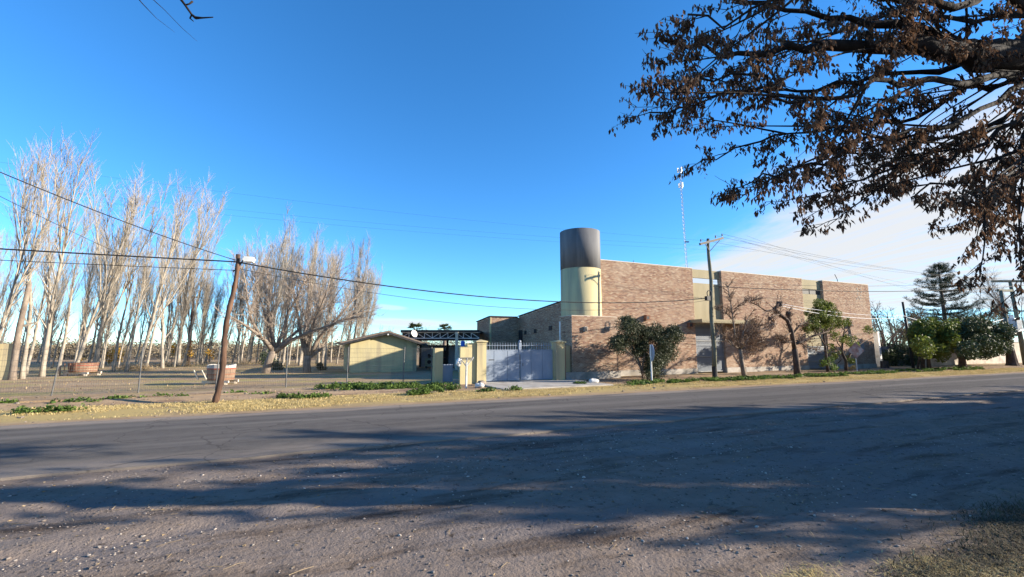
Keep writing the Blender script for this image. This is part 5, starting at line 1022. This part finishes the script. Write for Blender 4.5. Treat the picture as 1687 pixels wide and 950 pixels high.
def side_branches(L, r, every, lmin, lmax, cr, pts, droop=0.0, rad=0.011, leafp=1.0):
    n = len(L)-1; tot = sum((L[i+1]-L[i]).length for i in range(n))
    for k in range(max(1, int(tot/every))):
        f = 0.12+0.88*(k+r.random())/max(1, int(tot/every)); p, d = along(L, min(f, 1.0)); a = perp(d, r); a.z = a.z*0.35+0.06
        b = limb(p, d*0.9+a*0.75, r.uniform(lmin, lmax), 6, 0.07, droop, r); cr.tube(b, taper(rad, 0.003, 6), 4, False)
        for j in range(3):
            p2, d2 = along(b, r.uniform(0.2, 0.95)); a2 = perp(d2, r); a2.z *= 0.6; c = limb(p2, d2*0.8+a2*0.7, r.uniform(0.12, 0.34), 4, 0.08, -0.02, r); cr.tube(c, taper(0.004, 0.0018, 4), 3, False)
            for q in range(4):
                if r.random() < leafp: pts.append(along(c, r.uniform(0.25, 1.0))[0])
        for q in range(4):
            if r.random() < leafp: pts.append(along(b, r.uniform(0.35, 1.0))[0])
        if r.random() < leafp: pts.append(b[-1])
rn = random.Random(77); nr2 = np.random.RandomState(8)
BT = Vector((8.7, 2.0, 0)); K = at(1765, 62, 5.6)
bt = thing('roadside_tree', 'near tree with drooping branches full of dry brown leaves at the upper right', 'tree', BT, 'roadside trees')
m = MB(); m.tube([BT-UPZ*0.2]+[BT+(K-BT)*(i/16)+Vector((0.05*math.sin(i*1.3), 0.05*math.cos(i*1.7), 0)) for i in range(16)]+[K], [0.52]+[0.30+0.14*max(0, 1-i/4)+0.025*math.sin(i*2.1) for i in range(16)]+[0.32], 12); obj('trunk', m, M['shadedbark'], bt, True)
def A_(l): return [K]+[at(u, v, d) for u, v, d in l]
vis = [
 (A_([(1690, 75, 5.4), (1620, 85, 5.2), (1570, 62, 5.1), (1500, 45, 5.0), (1400, 35, 4.9), (1290, 15, 4.9), (1180, -12, 5.0)]), 0.22, 0.02),
 (A_([(1680, 100, 5.3), (1610, 100, 5.0), (1540, 88, 4.9), (1440, 75, 4.8), (1330, 80, 4.7), (1220, 85, 4.7), (1130, 70, 4.8), (1050, 60, 4.8)]), 0.24, 0.012),
 (A_([(1690, 110, 5.5), (1560, 105, 5.6), (1450, 120, 5.6), (1340, 150, 5.6), (1230, 150, 5.7), (1120, 175, 5.7), (1050, 185, 5.8)]), 0.15, 0.010),
 (A_([(1680, 120, 5.2), (1590, 130, 4.6), (1490, 125, 4.3), (1400, 160, 4.2), (1310, 165, 4.2), (1210, 130, 4.2), (1140, 135, 4.3)]), 0.13, 0.010),
 (A_([(1700, 140, 5.6), (1600, 150, 5.8), (1480, 210, 6.0), (1370, 220, 6.0), (1280, 235, 6.1), (1180, 262, 6.2), (1140, 268, 6.2)]), 0.12, 0.009),
 (A_([(1705, 140, 5.2), (1620, 190, 4.8), (1530, 225, 4.7), (1430, 245, 4.6), (1330, 290, 4.7), (1260, 310, 4.7), (1215, 325, 4.8)]), 0.11, 0.009),
 (A_([(1710, 160, 5.8), (1640, 210, 6.2), (1540, 240, 6.4), (1430, 265, 6.5), (1340, 262, 6.6)]), 0.10, 0.009),
 (A_([(1715, 170, 5.4), (1650, 250, 5.2), (1580, 300, 5.1), (1500, 320, 5.0), (1420, 350, 5.1), (1345, 375, 5.1)]), 0.10, 0.008),
 (A_([(1725, 190, 5.3), (1680, 280, 5.0), (1620, 340, 4.9), (1550, 370, 4.8), (1490, 378, 4.8)]), 0.10, 0.008),
 (A_([(1735, 210, 5.6), (1700, 320, 5.7), (1660, 390, 5.8), (1600, 425, 5.9)]), 0.09, 0.008),
 (A_([(1740, 200, 5.0), (1710, 300, 4.6), (1670, 350, 4.4), (1620, 380, 4.3)]), 0.08, 0.008),
 (A_([(1720, 20, 5.2), (1640, -10, 4.8), (1520, 10, 4.5), (1420, -20, 4.3), (1300, -15, 4.2), (1200, 30, 4.2), (1110, 10, 4.3)]), 0.16, 0.010),
 (A_([(1720, 20, 6.0), (1600, 30, 6.6), (1480, 20, 7.0), (1360, 60, 7.2), (1260, 95, 7.3), (1200, 110, 7.3)]), 0.14, 0.010),
 (A_([(1740, 150, 6.2), (1680, 200, 7.0), (1600, 260, 7.4), (1500, 290, 7.6), (1430, 300, 7.6)]), 0.10, 0.008),
]
hid = []
for k in range(14):      # the rest of the crown, above and behind the picture
    a = rn.uniform(0, 6.28); el = rn.uniform(0.6, 1.35); d = Vector((math.cos(a)*math.cos(el), math.sin(a)*math.cos(el), math.sin(el)))
    if d.dot(RIGHT) < -0.1 and el < 0.75: el = 0.9; d = Vector((math.cos(a)*math.cos(el), math.sin(a)*math.cos(el), math.sin(el)))
    hid.append((limb(K, d+UPZ*0.1, rn.uniform(1.6, 2.6), 7, 0.09, 0.0, rn), 0.12, 0.01))
for k in range(8):      # unseen sunward boughs right of the picture, added to shade the visible limbs
    d = (Vector((0.80, -0.52, 0.22))+Vector((rn.gauss(0, .33), rn.gauss(0, .33), rn.gauss(0, .22)))).normalized(); hid.append((limb(K+d*0.3, d, rn.uniform(1.4, 2.2), 7, 0.07, 0.0, rn), 0.10, 0.01))
lm = MB(); cr = MB(); pts = []
LIFT = [0, 0, 0, 0, .08, .12, .10, .42, .42, .48, .40, 0, 0, .30]
for (L, ra, rb2), lf_ in zip(vis, LIFT):
    L = [q+UPZ*(lf_*min(1.0, 1.4*i/(len(L)-1))) for i, q in enumerate(L)]; L2 = []
    for i in range(len(L)-1):
        for s in range(3): L2.append(L[i]+(L[i+1]-L[i])*s/3+(Vector((rn.gauss(0, .035), rn.gauss(0, .035), rn.gauss(0, .035))) if (i or s) else Vector()))
    n = len(L2)-1; ra = ra*0.8 if ra > 0.2 else ra*0.38; lm.tube(L2, [(rb2+(ra-rb2)*(1-i/n)**1.7)*rn.uniform(0.85, 1.2) for i in range(n+1)], 9)
    side_branches(L2[int(n*0.35):], rn, 0.27, 0.2, 0.5, cr, pts, -0.02, 0.007, 0.8)
    tot = sum((L2[i+1]-L2[i]).length for i in range(n))
    for k in range(6):
        f = rn.uniform(0.12, 0.75); p, d = along(L2, f); a = perp(d, rn); B = limb(p, d+a*0.42, min(rn.uniform(1.0, 2.1), tot*(1.0-f)*0.95), 9, 0.04, -0.008, rn); cr.tube(B, taper(0.015, 0.0035, 9), 5, False); side_branches(B[3:], rn, 0.25, 0.12, 0.4, cr, pts, -0.025, 0.005, 0.75)
for L, ra, rb2 in hid:
    lm.tube(L, taper(ra, rb2, len(L)-1), 7); side_branches(L, rn, 0.26, 0.5, 1.3, cr, pts, -0.01, 0.012, 0.95)
obj('limbs', lm, M['shadedbark'], bt, True); obj('twigs', cr, M['shadedbark'], bt)
def cluster(pts, per, spread, r): P = np.repeat(np.array([tuple(p) for p in pts]), per, 0); return P+r.normal(0, spread, P.shape)
V, Fq = hang_leaves(cluster(pts, 4, 0.026, nr2), nr2, 0.068); link('leaves', np_mesh('leaves', V, Fq, M['dryleaf']), bt)
# the same kind further along the verge, outside the picture to the right: they throw the shade over the road
def row_tree(seed, H):
    r = random.Random(seed); nr = np.random.RandomState(seed); t = thing('roadside_tree', 'x', 'tree'); m = MB(); fk = Vector((0, 0, H*0.36)); m.tube([Vector((0, 0, -0.2)), Vector((0, 0, 0.3)), fk*0.6, fk], [0.42, 0.33, 0.28, 0.28], 10); obj('trunk', m, M['shadedbark'], t, True)
    lm = MB(); cr = MB(); pts = []
    for k in range(30):
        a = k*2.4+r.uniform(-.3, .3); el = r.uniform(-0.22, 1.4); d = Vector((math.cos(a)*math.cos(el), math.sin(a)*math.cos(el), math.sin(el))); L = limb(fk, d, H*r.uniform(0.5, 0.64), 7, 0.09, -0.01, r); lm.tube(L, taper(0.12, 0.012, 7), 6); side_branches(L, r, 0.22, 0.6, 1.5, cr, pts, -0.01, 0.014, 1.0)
    obj('limbs', lm, M['shadedbark'], t, True); obj('twigs', cr, M['shadedbark'], t); V, Fq = hang_leaves(cluster(pts, 6, 0.07, nr), nr, 0.14); link('leaves', np_mesh('leaves', V, Fq, M['dryleaf']), t); return t
rw = row_tree(5, 7.0)
for i, (x, y, s, a) in enumerate(((15.0, 0.1, 0.66, 0.5), (19.4, -0.7, 0.98, 0), (23.6, -0.8, 1.0, 1.3), (27.8, -0.7, 0.94, 2.9), (32.0, -0.8, 0.90, 4.2), (36.2, -0.7, 0.88, 5.1), (40.4, -0.7, 0.88, 0.7), (44.7, -0.8, 0.88, 2.0), (49, -0.7, 0.88, 3.0), (53.5, -0.8, 0.88, 4.0))):
    o = rw if i == 0 else copy_tree(rw); o.location = (x, y, -0.02); o.rotation_euler = (0, 0, a); o.scale = (s, s, s*0.95); tag(o, 'roadside tree with dry leaves standing right of the picture along the near verge', 'tree', 'roadside trees')
# bare tree behind the camera on the left: its twig tips hang in at the top
b_ = cf(-4.2, -2.2, 0); r = random.Random(9); t = thing('overhanging_tree', 'bare tree whose dark twig tips hang in at the upper left', 'tree', b_); m = MB(); fk = b_+UPZ*2.6; m.tube([b_-UPZ*0.2, b_+UPZ*1.2, fk], [0.28, 0.22, 0.18], 9); obj('trunk', m, M['shadedbark'], t, True)
m = MB(); tip0 = at(302, 5, 3.4); L = [fk, fk+(tip0-fk)*0.35+UPZ*0.9, fk+(tip0-fk)*0.75+UPZ*0.7, at(290, -12, 3.4), at(305, 8, 3.4), at(316, 24, 3.4)]; m.tube(L, [0.14, 0.08, 0.035, 0.012, 0.009, 0.008], 6)
m.tube([at(305, 8, 3.4), at(312, 6, 3.4), at(317, 2, 3.42)], [0.006, 0.006, 0.008], 5); m.tube([at(316, 24, 3.4), at(322, 29, 3.4), at(334, 29, 3.38), at(351, 28, 3.36)], [0.008, 0.012, 0.006, 0.004], 5); m.tube([at(316, 24, 3.4), at(313, 30, 3.4), at(319, 35, 3.4)], [0.006, 0.006, 0.003], 5)
q0 = L[2]; m.tube([q0, at(222, -10, 3.2), at(234, 5, 3.2), at(258, 30, 3.3), at(288, 53, 3.4)], [0.03, 0.006, 0.004, 0.002, 0.001], 4); m.tube([q0, at(248, -5, 3.2), at(270, 15, 3.25), at(300, 46, 3.3), at(325, 68, 3.35)], [0.03, 0.004, 0.0025, 0.002, 0.001], 4)
for k in range(10): d = (perp(UPZ, r)+UPZ*1.0-FWDH*0.8).normalized(); m.tube(limb(fk, d, 3.0, 6, 0.1, 0.02, r), taper(0.1, 0.015, 6), 6)
obj('limbs', m, M['shadedbark'], t, True)
